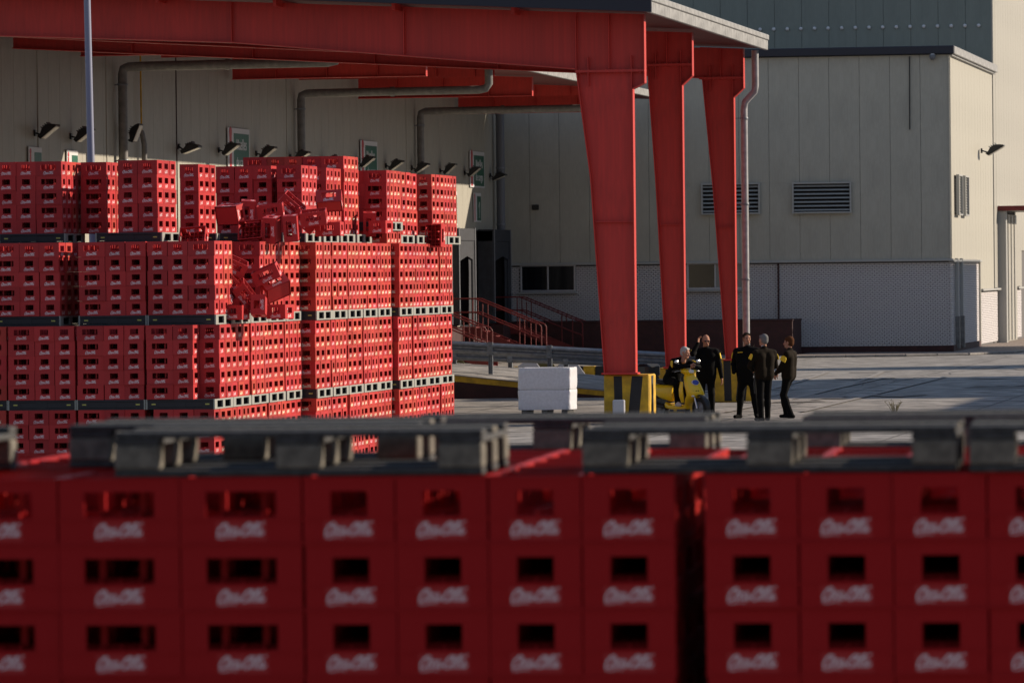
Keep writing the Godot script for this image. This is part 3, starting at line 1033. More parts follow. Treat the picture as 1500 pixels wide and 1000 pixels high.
func lettering(o: Node3D, called: String, text: String, ctr: Vector3, w: float, h: float, b: Basis, material: Material) -> void:
	var f := SystemFont.new()
	f.font_names = PackedStringArray(["Droid Sans"])
	f.font_weight = 700
	var tm := TextMesh.new()
	tm.text = text
	tm.font = f
	tm.font_size = 48
	tm.pixel_size = 0.01
	tm.depth = 0.02
	tm.curve_step = 2.0
	var bb := tm.get_aabb()
	var s := Vector3(w / bb.size.x, h / bb.size.y, 0.3)
	var c := bb.get_center()
	put(called, tm, material, o, Transform3D(b * Basis.from_scale(s), ctr - b * (s * Vector3(c.x, c.y, 0))))

func wall_sign(label: String, d0: float, d1: float, y0: float, y1: float, kind: int, group: String) -> void:
	var b := Basis(Vector3(0, 0, -1), Vector3.UP, Vector3.RIGHT)
	var W := d1 - d0
	var H := y1 - y0
	var o := thing("loading_bay_sign", label, "sign", P(WX + 0.03, y0, (d0 + d1) * 0.5), 0.0, group)
	var m := MB.new()
	m.bbox(Vector3(0.015, H * 0.5, 0), Vector3(0.03, H, W), 0.008)
	put("board", m, M.sign_white, o)
	var g0 := -W * 0.5 + (0.26 if kind < 2 else 0.42) * W
	var g1 := W * 0.5 - 0.04 * W
	m = MB.new()
	m.box(Vector3(0.032, H * 0.47, -(g0 + g1) * 0.5), Vector3(0.008, H * 0.84, g1 - g0))
	put("green_panel", m, M.sign_green, o)
	m = MB.new()
	m.box(Vector3(0.032, H * 0.44, W * 0.5 - 0.11 * W), Vector3(0.008, H * 0.80, 0.10 * W))
	put("red_strip", m, M.sign_red, o)
	m = MB.new()
	m.lathe([Vector2(0.01, 0), Vector2(0.06 * W, 0), Vector2(0.06 * W, 0.008), Vector2(0.01, 0.009)], Transform3D(b * Basis(Vector3.RIGHT, PI / 2), Vector3(0.03, H * 0.90, W * 0.5 - 0.11 * W)), 14)
	put("red_disc", m, M.sign_red, o)
	var gc := -(g0 + g1) * 0.5
	var gw := g1 - g0
	if kind == 0:
		lettering(o, "lettering", "Muelles", Vector3(0.037, H * 0.66, gc), gw * 0.66, H * 0.24, b, M.sign_white)
		lettering(o, "lettering", "de carga", Vector3(0.037, H * 0.26, gc), gw * 0.70, H * 0.26, b, M.sign_white)
	elif kind == 1:
		lettering(o, "lettering", "Muelles -", Vector3(0.037, H * 0.66, gc), gw * 0.80, H * 0.24, b, M.sign_white)
		lettering(o, "lettering", "de carga", Vector3(0.037, H * 0.26, gc), gw * 0.70, H * 0.26, b, M.sign_white)
	else:
		var words := ["", "", "10", "11", "2", "1"]
		lettering(o, "lettering", words[kind], Vector3(0.037, H * 0.42, gc), gw * (0.6 if kind != 5 else 0.22), H * 0.55, b, M.sign_white)

func signs() -> void:
	wall_sign("large green sign reading Muelles de carga above the left crate stacks", 150.1, 152.95, 6.05, 7.43, 0, "")
	wall_sign("green sign reading Muelles de carga with a dash, in the middle of the wall", 169.5, 172.26, 6.1, 7.5, 1, "")
	wall_sign("green sign reading Muelles de carga near the wall corner", 189.5, 192.45, 6.25, 7.57, 0, "")
	wall_sign("small green number sign farthest left on the bay wall", 127.88, 129.13, 5.2, 6.4, 2, "")
	wall_sign("small green number sign beside the pole on the bay wall", 131.63, 132.74, 5.2, 6.4, 3, "")
	wall_sign("small green number sign just right of the crate stack edge", 185.0, 186.8, 4.85, 6.06, 4, "")
	wall_sign("narrow green number sign with an upright stroke near the corner", 190.2, 191.65, 5.0, 6.06, 5, "")

# ---------------------------------------------------------------- yard furniture
func striped_block(label: String, ctr: Vector3, w: float, h: float, dep: float, group: String) -> void:
	var o := thing("column_guard_block", label, "concrete block", ctr, 0.0, group)
	var m := MB.new()
	m.bbox(Vector3(0, h * 0.5, 0), Vector3(w, h, dep), 0.025)
	put("block", m, M.yellow, o)
	# slanting painted bands, a few millimetres proud
	for s in [[0.22, 0.18, 0.02], [0.62, 0.24, -0.10]]:
		m = MB.new()
		var x0: float = -w * 0.5 + w * s[0]
		var pw: float = w * s[1]
		var sl: float = s[2]
		m.prism(PackedVector2Array([Vector2(x0 + sl, 0.03), Vector2(x0 + pw + sl, 0.03), Vector2(x0 + pw, h - 0.03), Vector2(x0, h - 0.03)]), Vector3(0, 0, dep * 0.5 - 0.002), Vector3.RIGHT, Vector3.UP, 0.006)
		put("painted_stripe", m, M.black_paint, o)
	for s in [[0.3, 0.3]]:
		m = MB.new()
		m.prism(PackedVector2Array([Vector2(-dep * 0.5 + dep * s[0], 0.03), Vector2(-dep * 0.5 + dep * (s[0] + s[1]), 0.03), Vector2(-dep * 0.5 + dep * (s[0] + s[1]), h - 0.03), Vector2(-dep * 0.5 + dep * s[0], h - 0.03)]), Vector3(w * 0.5 - 0.002, 0, 0), Vector3(0, 0, -1), Vector3.UP, 0.006)
		put("painted_stripe", m, M.black_paint, o)

func guard_rail(label: String, a: Vector3, b: Vector3, posts: Array, drop: float) -> void:
	var o := thing("guard_rail", label, "guard rail", Vector3.ZERO, 0.0, "")
	var prof: Array[Vector2] = [Vector2(0.0, 0.155), Vector2(0.02, 0.14), Vector2(0.075, 0.10), Vector2(0.08, 0.06), Vector2(0.01, 0.02), Vector2(0.01, -0.02), Vector2(0.08, -0.06), Vector2(0.075, -0.10), Vector2(0.02, -0.14), Vector2(0.0, -0.155)]
	var dir := (b - a).normalized()
	var up := Vector3.UP
	var out := dir.cross(up).normalized()
	if out.z < 0:
		out = -out
	var segs := 3
	for k in segs:
		var p0 := a.lerp(b, float(k) / segs) + out * 0.004 * (k % 2)
		var p1 := a.lerp(b, float(k + 1) / segs) + out * 0.004 * (k % 2) + dir * 0.15
		var m := MB.new()
		for i in prof.size() - 1:
			var q0: Vector2 = prof[i]
			var q1: Vector2 = prof[i + 1]
			for s: float in [0.0, -0.004]:
				var A := p0 + out * (q0.x + s) + up * q0.y
				var B := p1 + out * (q0.x + s) + up * q0.y
				var C := p1 + out * (q1.x + s) + up * q1.y
				var D := p0 + out * (q1.x + s) + up * q1.y
				if s == 0.0:
					m.quad(D, C, B, A)
				else:
					m.quad(A, B, C, D)
		put("rail", m, M.galvanised, o)
	for t in posts:
		var p := a.lerp(b, t)
		var m := MB.new()
		m.box(p - out * 0.06 + up * (0.10 - drop * 0.5), Vector3(0.11, drop + 0.14, 0.012))
		m.box(p - out * 0.06 + up * (0.10 - drop * 0.5) + Vector3(-0.05, 0, 0.03), Vector3(0.012, drop + 0.14, 0.06))
		m.box(p - out * 0.06 + up * (0.10 - drop * 0.5) + Vector3(0.05, 0, 0.03), Vector3(0.012, drop + 0.14, 0.06))
		var ps := put("post", m, M.galvanised, o)
		m = MB.new()
		m.bbox(p + out * 0.05 + up * 0.0, Vector3(0.16, 0.33, 0.05), 0.01)
		m.lathe([Vector2(0.005, 0), Vector2(0.02, 0), Vector2(0.02, 0.02), Vector2(0.005, 0.02)], Transform3D(Basis(Vector3.RIGHT, PI / 2), p + out * 0.08 + up * 0.08), 8)
		put("spacer", m, M.galvanised, ps)

func yard() -> void:
	striped_block("yellow and black striped concrete block at the foot of the nearest red column", P(-16.32, 0, 108.95), 0.95, 1.02, 0.95, "striped blocks at the canopy columns")
	striped_block("yellow and black striped block behind the scooter under the second column", P(-16.42, 0, 117.0), 0.85, 1.0, 0.9, "striped blocks at the canopy columns")
	striped_block("yellow and black striped block behind the standing guards under the third column", P(-16.33, 0, 126.4), 0.98, 1.03, 0.95, "striped blocks at the canopy columns")
	var m := MB.new()
	m.bbox(Vector3(0, 0.255, 0), Vector3(0.25, 0.51, 0.22), 0.02)
	var wp := put("marker_post", m, M.white_post, self, Transform3D(Basis(Vector3.UP, 0.1), P(-16.44, 0, 108.2)))
	tag(wp, "short white concrete post in front of the striped column block", "post")
	# ramp kerb
	var o := thing("low_ramp", "low sloping concrete ramp with a yellow edge stripe behind the wrapped pallet", "ramp")
	var prof := PackedVector2Array([Vector2(-33.0, 0.0), Vector2(-18.4, 0.0), Vector2(-20.27, 0.15), Vector2(-24.04, 0.56), Vector2(-28.0, 0.86), Vector2(-33.0, 0.92)])
	m = MB.new()
	m.prism(prof, P(0, 0, 141.0), Vector3.RIGHT, Vector3.UP, 9.5)
	put("ramp_wall", m, M.plinth, o)
	m = MB.new()
	m.prism(PackedVector2Array([Vector2(-18.42, 0.006), Vector2(-20.27, 0.156), Vector2(-24.04, 0.566), Vector2(-28.0, 0.866), Vector2(-33.0, 0.926), Vector2(-33.0, 0.95), Vector2(-28.0, 0.89), Vector2(-24.04, 0.59), Vector2(-20.27, 0.18), Vector2(-18.42, 0.03)]), P(0, 0, 141.1), Vector3.RIGHT, Vector3.UP, 9.63)
	put("ramp_surface", m, M.concrete, o)
	m = MB.new()
	m.prism(PackedVector2Array([Vector2(-19.2, 0.005), Vector2(-19.2, 0.062), Vector2(-20.27, 0.152), Vector2(-24.04, 0.562), Vector2(-28.0, 0.862), Vector2(-28.0, 0.73), Vector2(-24.04, 0.42), Vector2(-20.27, 0.03)]), P(0, 0, 131.52), Vector3.RIGHT, Vector3.UP, 0.03)
	put("edge_stripe", m, M.yellow, o)
	guard_rail("galvanised guard rail on the low ramp, the nearer of two", P(-28.0, 1.46, 134.2), P(-17.4, 0.82, 134.2), [0.13, 0.405, 0.55, 0.74, 0.93], 0.80)
	guard_rail("galvanised guard rail farther back, showing under the nearer one", P(-27.5, 1.05, 140.4), P(-18.0, 0.62, 140.4), [0.18, 0.34, 0.5, 0.66, 0.82], 0.6)
	# striped barrier on the ground behind
	var sb := thing("striped_kerb_barrier", "low yellow and black striped barrier behind the guard rails", "barrier")
	for i in 16:
		m = MB.new()
		m.bbox(P(-29.0 + 0.36 * i, 0.17, 157.0 - 0.02 * i), Vector3(0.355, 0.34, 0.3), 0.02)
		put("segment", m, M.yellow if i % 2 == 0 else M.black_paint, sb)
	for i in 5:
		m = MB.new()
		m.bbox(Vector3(0, 0.2, 0), Vector3(0.5, 0.9, 0.04), 0.01)
		var pb := put("leaning_board", m, M.white_post if i % 2 == 0 else M.weed, self, Transform3D(Basis(Vector3.UP, 0.15) * Basis(Vector3.BACK, 0.62), P([-26.9, -26.5, -24.95, -24.55, -23.9][i], 0.1, [146.0, 146.3, 149.0, 149.3, 149.6][i])))
		tag(pb, ["pale leaning board behind the guard rail, leftmost", "dull olive leaning board beside the leftmost pale board", "pale leaning board just left of the wrapped pallet", "dull olive leaning board above the wrapped pallet", "pale leaning board right of the olive board above the wrapped pallet"][i], "board", "boards leaning behind the guard rail")
	# shrink-wrapped load in two tiers
	var w := thing("wrapped_pallet_load", "white shrink-wrapped load in two tiers standing on a pallet", "wrapped load", P(-19.35, 0, 116.8))
	var fn := FastNoiseLite.new()
	fn.seed = 4
	fn.frequency = 2.2
	for tier in 2:
		var rs := []
		var y0 := 0.10 if tier == 0 else 0.555
		var y1 := 0.54 if tier == 0 else 1.03
		for i in 12:
			var ring := []
			var f := i / 11.0
			var y := lerpf(y0, y1, f)
			for j in 96:
				var a := -TAU * j / 96
				var cx := signf(cos(a)) * pow(absf(cos(a)), 0.13) * 0.60
				var cz := signf(sin(a)) * pow(absf(sin(a)), 0.13) * 0.50
				var bulge := 1.0 + 0.016 * (absf(cos(PI * cx / 0.24)) * absf(cos(PI * cz / 0.24)) - 0.5) * sin(PI * f) - 0.018 * pow(absf(f - 0.5) * 2.0, 8.0) + 0.022 * fn.get_noise_3d(cx * 2.0, y * 1.5, cz * 2.0 + tier * 7.0)
				ring.append(Vector3(cx * bulge + 0.02 * tier * (y - 0.5), y + 0.012 * fn.get_noise_2d(a * 2.0, f * 3.0 + tier), cz * bulge))
			rs.append(ring)
		m = MB.new()
		m.rings(rs)
		put("wrapped_tier", m, M.wrap, w)
	m = MB.new()
	m.bbox(Vector3(0, 0.548, 0), Vector3(1.17, 0.02, 0.97), 0.01)
	put("slip_sheet", m, M.louvre, w)
	m = MB.new()
	for i in 3:
		m.box(Vector3(-0.45 + 0.45 * i, 0.05, 0), Vector3(0.12, 0.1, 0.96))
	put("pallet_runners", m, M.wood, w)
	# slender pole behind the stacks
	var po := thing("lamp_pole", "slender blue-white metal pole rising behind the left crate stacks", "pole", P(-20.82, 0, 82.0))
	m = MB.new()
	m.lathe([Vector2(0.062, 0.0), Vector2(0.062, 3.0), Vector2(0.045, 12.0), Vector2(0.01, 12.02)], Transform3D(Basis(Vector3.BACK, 0.012), Vector3.ZERO), 16)
	put("shaft", m, M.pole_blue, po)
	m = MB.new()
	m.bbox(Vector3(0, 0.02, 0), Vector3(0.4, 0.04, 0.4), 0.01)
	put("base_plate", m, M.galvanised, po)
	m = MB.new()
	m.tube([Vector3(-0.14, 11.9, 0), Vector3(-0.1, 12.3, 0), Vector3(0.4, 12.6, 0), Vector3(1.1, 12.65, 0)], 0.035, 10)
	put("lamp_arm", m, M.pole_blue, po)
	m = MB.new()
	m.ball(Vector3(1.3, 12.63, 0), Vector3(0.35, 0.09, 0.16))
	put("lamp_head", m, M.shelter_edge, po)
	# weeds
	weed("small dry weed growing in a concrete joint in front of the shadow", P(-11.43, 0, 114.97), 0.30, 26, M.weed, 3)
	weed("leafless dry shrub behind the bald guard", P(-16.9, 0, 131.2), 1.25, 46, M.dry_plant, 6)
	weed("tiny tuft of dry grass on the concrete right of the guards", P(-12.75, 0, 112.5), 0.10, 14, M.weed, 11)
	# unseen warehouse, added to cast the shadows across the yard
	var h := thing("added_shadow_warehouse", "unseen warehouse added along the right side to cast the yard shadows", "building")
	for v in [[114.0, 129.0, 8.6], [129.0, 144.5, 8.6], [144.5, 164.0, 14.5], [180.0, 182.0, 14.0], [209.0, 220.3, 15.0]]:
		m = MB.new()
		m.bbox(P(14.0, v[2] * 0.5, (v[0] + v[1]) * 0.5), Vector3(12.0, v[2], v[1] - v[0] - 0.01), 0.05)
		put("wall", m, M.clad, h)
		m = MB.new()
		m.bbox(P(7.97, 2.2, (v[0] + v[1]) * 0.5), Vector3(0.08, 4.0, (v[1] - v[0]) * 0.4), 0.02)
		put("door", m, M.galvanised, h)

	var sh := thing("added_sky_blocker", "unseen building added behind the camera to cut sky light", "building")  # added out of view to darken the fronts of the near crates
	for v in [[-46.0, -22.0, 15.0], [-22.0, 2.0, 12.0], [2.0, 20.0, 12.0]]:
		var m2 := MB.new()
		m2.bbox(Vector3((v[0] + v[1]) * 0.5, v[2] * 0.5, 15.0), Vector3(v[1] - v[0] - 0.01, v[2], 16.0), 0.05)
		put("wall", m2, M.plinth, sh)
		m2 = MB.new()
		m2.bbox(Vector3((v[0] + v[1]) * 0.5, 2.2, 6.98), Vector3(5.0, 4.2, 0.08), 0.02)
		put("door", m2, M.galvanised, sh)

func weed(label: String, at: Vector3, h: float, count: int, material: Material, sd: int) -> void:
	var rng := RandomNumberGenerator.new()
	rng.seed = sd
	var o := thing("weed" if h < 1.0 else "dry_shrub", label, "plant", at)
	var m := MB.new()
	var lv := MB.new()
	for i in count:
		var a := rng.randf() * TAU
		var l := h * rng.randf_range(0.5, 1.0)
		var out := Vector3(cos(a), 0, sin(a)) * l * rng.randf_range(0.15, 0.7)
		var p0 := Vector3(cos(a), 0, sin(a)) * 0.03
		var p1 := p0 + out * 0.5 + Vector3.UP * l * 0.6
		var p2 := p0 + out + Vector3.UP * l
		m.tube([p0, p1, p2], 0.006 + 0.004 * h, 4, 0.002)
		for k in 3:
			var q := p1.lerp(p2, rng.randf())
			var s := Vector3(rng.randf_range(-1, 1), rng.randf_range(-0.2, 1), rng.randf_range(-1, 1)).normalized()
			var e := q + s * l * (0.22 if h < 1.0 else 0.07)
			var sd2 := s.cross(Vector3(rng.randf(), rng.randf(), rng.randf())).normalized() * l * (0.03 if h < 1.0 else 0.012)
			lv.tri(q - sd2, e, q + sd2)
	put("stems", m, material, o).set_meta("kind", "stuff")
	put("leaves", lv, material, o).set_meta("kind", "stuff")

# ---------------------------------------------------------------- crates and pallets
const CL := 0.396
const CW := 0.296
const CH := 0.215
var crate_variants := []      # with the print on its four sides
var crate_shade_tinted: ArrayMesh    # near ones, shade put into their tint; the print is a separate part
var logo_mesh: ArrayMesh

func crate_face(m: MB, b: Basis, dist: float, w: float, hw: float, with_print: bool) -> void:
	var U := b.x
	var N := b.z
	var o := N * dist
	var T := 0.014
	var h := CH - 0.001
	var y0 := 0.086
	var y1 := 0.168
	var lw := 0.083
	var p := func(u: float, y: float, k: float) -> Vector3: return o + U * u + Vector3.UP * y - N * k
	var rect := func(u0: float, u1: float, ya: float, yb: float) -> void: m.quad(p.call(u0, ya, 0.0), p.call(u1, ya, 0.0), p.call(u1, yb, 0.0), p.call(u0, yb, 0.0))
	var e := w * 0.5
	rect.call(-e, e, 0.0, 0.010)
	if with_print:
		rect.call(-e, -lw, 0.010, 0.073)
		m.quad_uv(p.call(-lw, 0.010, 0.0), p.call(lw, 0.010, 0.0), p.call(lw, 0.073, 0.0), p.call(-lw, 0.073, 0.0))
		rect.call(lw, e, 0.010, 0.073)
	else:
		rect.call(-e, e, 0.010, 0.073)
	rect.call(-e, e, 0.073, y0)
	rect.call(-e, -hw, y0, y1); rect.call(hw, e, y0, y1)
	rect.call(-e, e, y1, h)
	# inside face and the reveals of the hand hole
	var i2 := e - T
	m.quad(p.call(i2, 0, T), p.call(-i2, 0, T), p.call(-i2, y0, T), p.call(i2, y0, T))
	m.quad(p.call(i2, y1, T), p.call(-i2, y1, T), p.call(-i2, h, T), p.call(i2, h, T))
	m.quad(p.call(-hw, y0, T), p.call(-i2, y0, T), p.call(-i2, y1, T), p.call(-hw, y1, T))
	m.quad(p.call(i2, y0, T), p.call(hw, y0, T), p.call(hw, y1, T), p.call(i2, y1, T))
	m.quad(p.call(-hw, y0, 0), p.call(hw, y0, 0), p.call(hw, y0, T), p.call(-hw, y0, T))
	m.quad(p.call(-hw, y1, T), p.call(hw, y1, T), p.call(hw, y1, 0), p.call(-hw, y1, 0))
	m.quad(p.call(-hw, y0, T), p.call(-hw, y1, T), p.call(-hw, y1, 0), p.call(-hw, y0, 0))
	m.quad(p.call(hw, y0, 0), p.call(hw, y1, 0), p.call(hw, y1, T), p.call(hw, y0, T))
	# rim
	m.quad(p.call(-e, h, 0), p.call(e, h, 0), p.call(i2, h, T), p.call(-i2, h, T))

func crate_mesh(tint: Color, with_print: bool, cell_h := 0.078) -> ArrayMesh:
	var m := MB.new()
	m.col = tint
	for k in 4:
		var b := Basis(Vector3.UP, k * PI / 2)
		if k % 2 == 0:
			crate_face(m, b, CW * 0.5, CL, 0.115, with_print)
		else:
			crate_face(m, b, CL * 0.5, CW, 0.060, with_print)
	m.box(Vector3(0, 0.012, 0), Vector3(CL - 0.03, 0.008, CW - 0.03))
	for i in range(1, 6):
		m.box(Vector3(-CL * 0.5 + CL * i / 6.0, 0.016 + cell_h * 0.5, 0), Vector3(0.005, cell_h, CW - 0.03))
	for i in range(1, 4):
		m.box(Vector3(0, 0.015 + cell_h * 0.5, -CW * 0.5 + CW * i / 4.0), Vector3(CL - 0.03, cell_h - 0.002, 0.005))
	if not with_print:      # moulded lips, worth building on the near crates only
		for e in [-1, 1]:
			for y in [0.2085, 0.0775, 0.004]:
				m.box(Vector3(0, y, e * (CW * 0.5 + 0.0012)), Vector3(CL + 0.004, 0.009, 0.0024))
				m.box(Vector3(e * (CL * 0.5 + 0.0012), y, 0), Vector3(0.0024, 0.009, CW))
	for i in [-1, 1]:
		for j in [-1, 1]:
			m.box(Vector3(i * CL * 0.17, 0.14, j * CW * 0.25), Vector3(0.022, 0.11, 0.022))
	return m.mesh()

func make_crates() -> void:
	for t in [Color(1, 1, 1), Color(0.9, 0.95, 0.95), Color(0.78, 0.82, 0.85), Color(1.08, 1.5, 1.4), Color(0.95, 1.25, 1.2), Color(0.86, 0.8, 0.8)]:
		crate_variants.append(crate_mesh(t, true))
	crate_shade_tinted = crate_mesh(Color(0.86, 0.34, 0.38), false, 0.085)  # deeper tint stands in for the shade on the near crates
	var m := MB.new()
	m.quad_uv(Vector3(-0.083, 0.010, 0), Vector3(0.083, 0.010, 0), Vector3(0.083, 0.073, 0), Vector3(-0.083, 0.073, 0))
	logo_mesh = m.mesh()

var near_bulk := []
var bulk := []            # transforms of the crates past the individual ones
var crate_rng := RandomNumberGenerator.new()
var singles := 0

func crate(label: String, xf: Transform3D, group: String) -> void:
	singles += 1
	var o := put("bottle_crate", crate_variants[crate_rng.randi() % 6], M.crate, self, xf)
	tag(o, label, "crate", group)

const LAY := ["top", "second", "third", "fourth", "fifth", "sixth"]
const ORD := ["first", "second", "third", "fourth", "fifth", "sixth", "seventh", "eighth", "ninth", "tenth", "eleventh"]

# one pallet load. pattern: the columns of crates from left to right, w = long side to the front, n = short side.
# named: what the label says of this load ("" = all go to the bulk); front: how many of the crates deep from the front are individuals
func crate_pile(xr: float, df: float, y: float, pattern: String, layers: int, named := "", front := 1, skip := [], side_named := false, top_only := 99) -> void:
	var width := 0.0
	for ch in pattern:
		width += 0.4 if ch == "w" else 0.3
	var x := xr - width
	var col := 0
	for ch in pattern:
		var w := 0.4 if ch == "w" else 0.3
		var dz := 0.3 if ch == "w" else 0.4
		var deep := 4 if ch == "w" else 3
		for k in deep:
			if [col, k] in skip:
				continue
			var shown_first: bool = k == 0 or [col, k - 1] in skip
			for L in layers:
				var jit := Vector3(crate_rng.randf_range(-0.006, 0.006), 0, crate_rng.randf_range(-0.012, 0.012))
				var xf := Transform3D(Basis(Vector3.UP, (0.0 if ch == "w" else PI / 2) + crate_rng.randf_range(-0.018, 0.018)), P(x + w * 0.5, y + L * CH, df + (k + 0.5) * dz) + jit)
				var single := named != "" and (shown_first or (side_named and col == pattern.length() - 1)) and (layers - 1 - L) < top_only
				if single and singles < 300:
					var lab := "red crate, %s, %s column, %s layer" % [named, ORD[col], LAY[layers - 1 - L]]
					if not shown_first:
						lab = "red crate, %s, sunlit side, %s back, %s layer" % [named, ORD[k], LAY[layers - 1 - L]]
					crate(lab, xf, "red bottle crates stacked on pallets")
				else:
					bulk.append(xf)
		x += w
		col += 1

var pallet_proto: Node3D
func pallet(label: String, xr: float, df: float, y: float, width := 1.0, depth := 1.2) -> void:
	# origin at the right front lower corner
	if pallet_proto == null:
		var o := thing("plastic_pallet", label, "pallet", Vector3.ZERO, 0.0, "black plastic pallets under the crates")
		o.set_meta("base", "plastic_pallet")
		var m := MB.new()
		m.bbox(Vector3(-0.5, 0.128, -0.6), Vector3(0.995, 0.034, 1.19), 0.006)
		m.box(Vector3(-0.5, 0.012, -0.6), Vector3(0.99, 0.024, 1.18))
		for i in 3:
			for j in 3:
				m.box(Vector3(-0.09 - 0.41 * i, 0.073, -0.08 - 0.52 * j), Vector3(0.15, 0.09, 0.14))
		m.box(Vector3(-0.5, 0.073, -0.03), Vector3(0.96, 0.088, 0.03))
		put("body", m, M.pallet_black, o)
		# pale side rails with two fork openings
		for e in [0, 1]:
			m = MB.new()
			var x := 0.002 if e == 0 else -1.002
			m.box(Vector3(x, 0.134, -0.6), Vector3(0.022, 0.022, 1.196))
			m.box(Vector3(x, 0.010, -0.6), Vector3(0.022, 0.020, 1.196))
			for q in [[-0.085, 0.166], [-0.6, 0.14], [-1.115, 0.166]]:
				m.box(Vector3(x, 0.0715, q[0]), Vector3(0.022, 0.103, q[1]))
			put("side_rail", m, M.pallet_pale, o)
		for e in [-0.1, -0.9]:
			m = MB.new()
			m.box(Vector3(e, 0.075, -0.012), Vector3(0.06, 0.018, 0.012))
			put("marker", m, M.marker_yellow, o)
		pallet_proto = o
		o.position = P(xr, y, df)
	else:
		copy(pallet_proto, label, Transform3D(Basis(Vector3.UP, crate_rng.randf_range(-0.012, 0.012)), P(xr, y, df)), "black plastic pallets under the crates")

func far_stack() -> void:
	crate_rng.seed = 11
	var T := 1.22
	var PH := 0.145
	var tiers := ["bottom tier", "second tier", "third tier", "top tier"]
	var xr := func(r: int) -> float: return -17.36 if r < 5 else (-17.14 if r < 10 else -17.02)
	# front row, lower three tiers; its pallets are counted from the right-hand corner
	var pats := [["nnn", "wnn", "nnw", "wnn", "nnw", "wnn", "wnn", "wnn"], ["wnn", "wnn", "wnn", "nnw", "wnn", "nnw", "wnn", "wnn"], ["nnw", "wnn", "wnn", "nnw", "wnn", "nnw", "wnn", "wnn"]]
	for t in 3:
		var y := t * T
		for c in 9:
			var x: float = -17.36 - 1.035 * c
			var d := 75.2
			if t == 2:
				x = -17.42 - 1.035 * c - (0.26 if c >= 2 else 0.0)
				d = 75.6
			if c >= 3 and t == 1:
				d = 75.25
			var pat: String = pats[t][c % 8]
			var near := c < 3
			var skip := []
			if t == 1 and c == 0:
				skip = [[2, 0]]
			var nm := "%s, %s pallet from the corner" % [tiers[t], ORD[c]] if near else ""
			crate_pile(x, d, y + PH, pat, 5, nm, 1, skip, false, 3 if t == 0 else 9)
			if c < 4:
				pallet("black pallet in the front row under the %s, %s from the corner" % [tiers[t], ORD[c]], x, d, y)
	# rows going back along the sunlit side
	for t in 3:
		for r in range(1, 14):
			var d := 75.2 + 1.24 * r
			for c in 2:
				var x: float = xr.call(r) - 1.04 * c + crate_rng.randf_range(-0.02, 0.02)
				var pat: String = ["wnn", "nnw", "nnn", "nnw"][(r * 7 + t * 3 + c) % 4]
				if t == 2 and r == 1 and c == 0:
					continue
				if t == 2 and r == 2 and c == 0:
					crate_pile(x, d + 0.62, t * T + PH, "nw", 5, "third tier behind the fallen crates", 1, [[0, 1], [0, 2], [1, 2], [1, 3]])
					continue
				if not (c == 1 and r > 9 and t == 0):
					crate_pile(x, d, t * T + PH, pat, 5)
			pallet("black pallet with pale side under the %s, %s row back from corner" % [tiers[t], ORD[r] if r < 11 else ["twelfth", "thirteenth", "fourteenth"][r - 11]], xr.call(r), d, t * T)
	# top tier, partly collapsed
	var y := 3 * T
	crate_pile(-20.06, 77.0, y + PH, "nnw", 5, "leftmost top tier load", 1)
	crate_pile(-21.1, 77.0, y + PH, "wnn", 5)
	crate_pile(-19.60, 77.9, y + PH, "w", 5, "top tier single column by the pole", 1)
	crate_pile(-18.60, 77.0, y + PH, "nn", 5, "top tier load right of pole", 1, [], true)
	crate_pile(-18.74, 80.3, y + PH, "n", 5, "top tier column left of collapse", 1, [], true)
	crate_pile(-18.02, 82.3, y + PH, "nnn", 5, "top tier load behind collapse", 1, [], true)
	crate_pile(-17.52, 82.2, y + PH, "w", 5, "top tier column right of collapse", 1, [], true)
	crate_pile(-17.60, 84.5, y + PH, "wnw", 5, "top tier load before tallest pile", 1)
	crate_pile(-17.56, 85.75, y + PH, "wnnnw", 6, "", 1)
	crate_pile(-17.13, 87.2, y + PH + CH, "nw", 4, "top tier load on raised pallet", 1)
	crate_pile(-17.13, 87.2, y, "nw", 1)
	crate_pile(-17.20, 88.45, y + PH, "nnn", 5)
	crate_pile(-17.32, 89.7, y + PH, "nnn", 5)
	crate_pile(-17.14, 91.3, y + PH, "nnn", 5, "farthest top tier load")
	crate_pile(-17.14, 92.5, y + PH, "nnw", 5)
	var tp := [[-20.0, 76.9, "leftmost in view"], [-21.05, 76.9, "at the left edge"], [-18.52, 76.9, "left of the collapse"], [-18.7, 78.2, "second row left of the collapse"], [-18.45, 80.2, "left part behind the collapse"], [-17.42, 80.3, "front of the collapse"],
		[-17.45, 82.1, "just right of the collapse"], [-18.5, 82.2, "behind the collapse"], [-17.42, 83.35, "first of the sunlit row"], [-17.4, 84.6, "second of the sunlit row"], [-17.38, 85.85, "third of the sunlit row"],
		[-17.14, 88.4, "fourth of the sunlit row"], [-17.1, 89.65, "fifth of the sunlit row"], [-17.05, 90.9, "sixth of the sunlit row"], [-17.03, 92.15, "last of the sunlit row"]]
	for q in tp:
		pallet("black plastic pallet under the top tier, %s" % q[2], q[0], q[1], y)
	pallet("black plastic pallet raised one crate high in the top tier near the back", -17.1, 87.15, y + CH)
	crate_pile(-17.4, 78.2, 0.0 + PH, "nnw", 1)

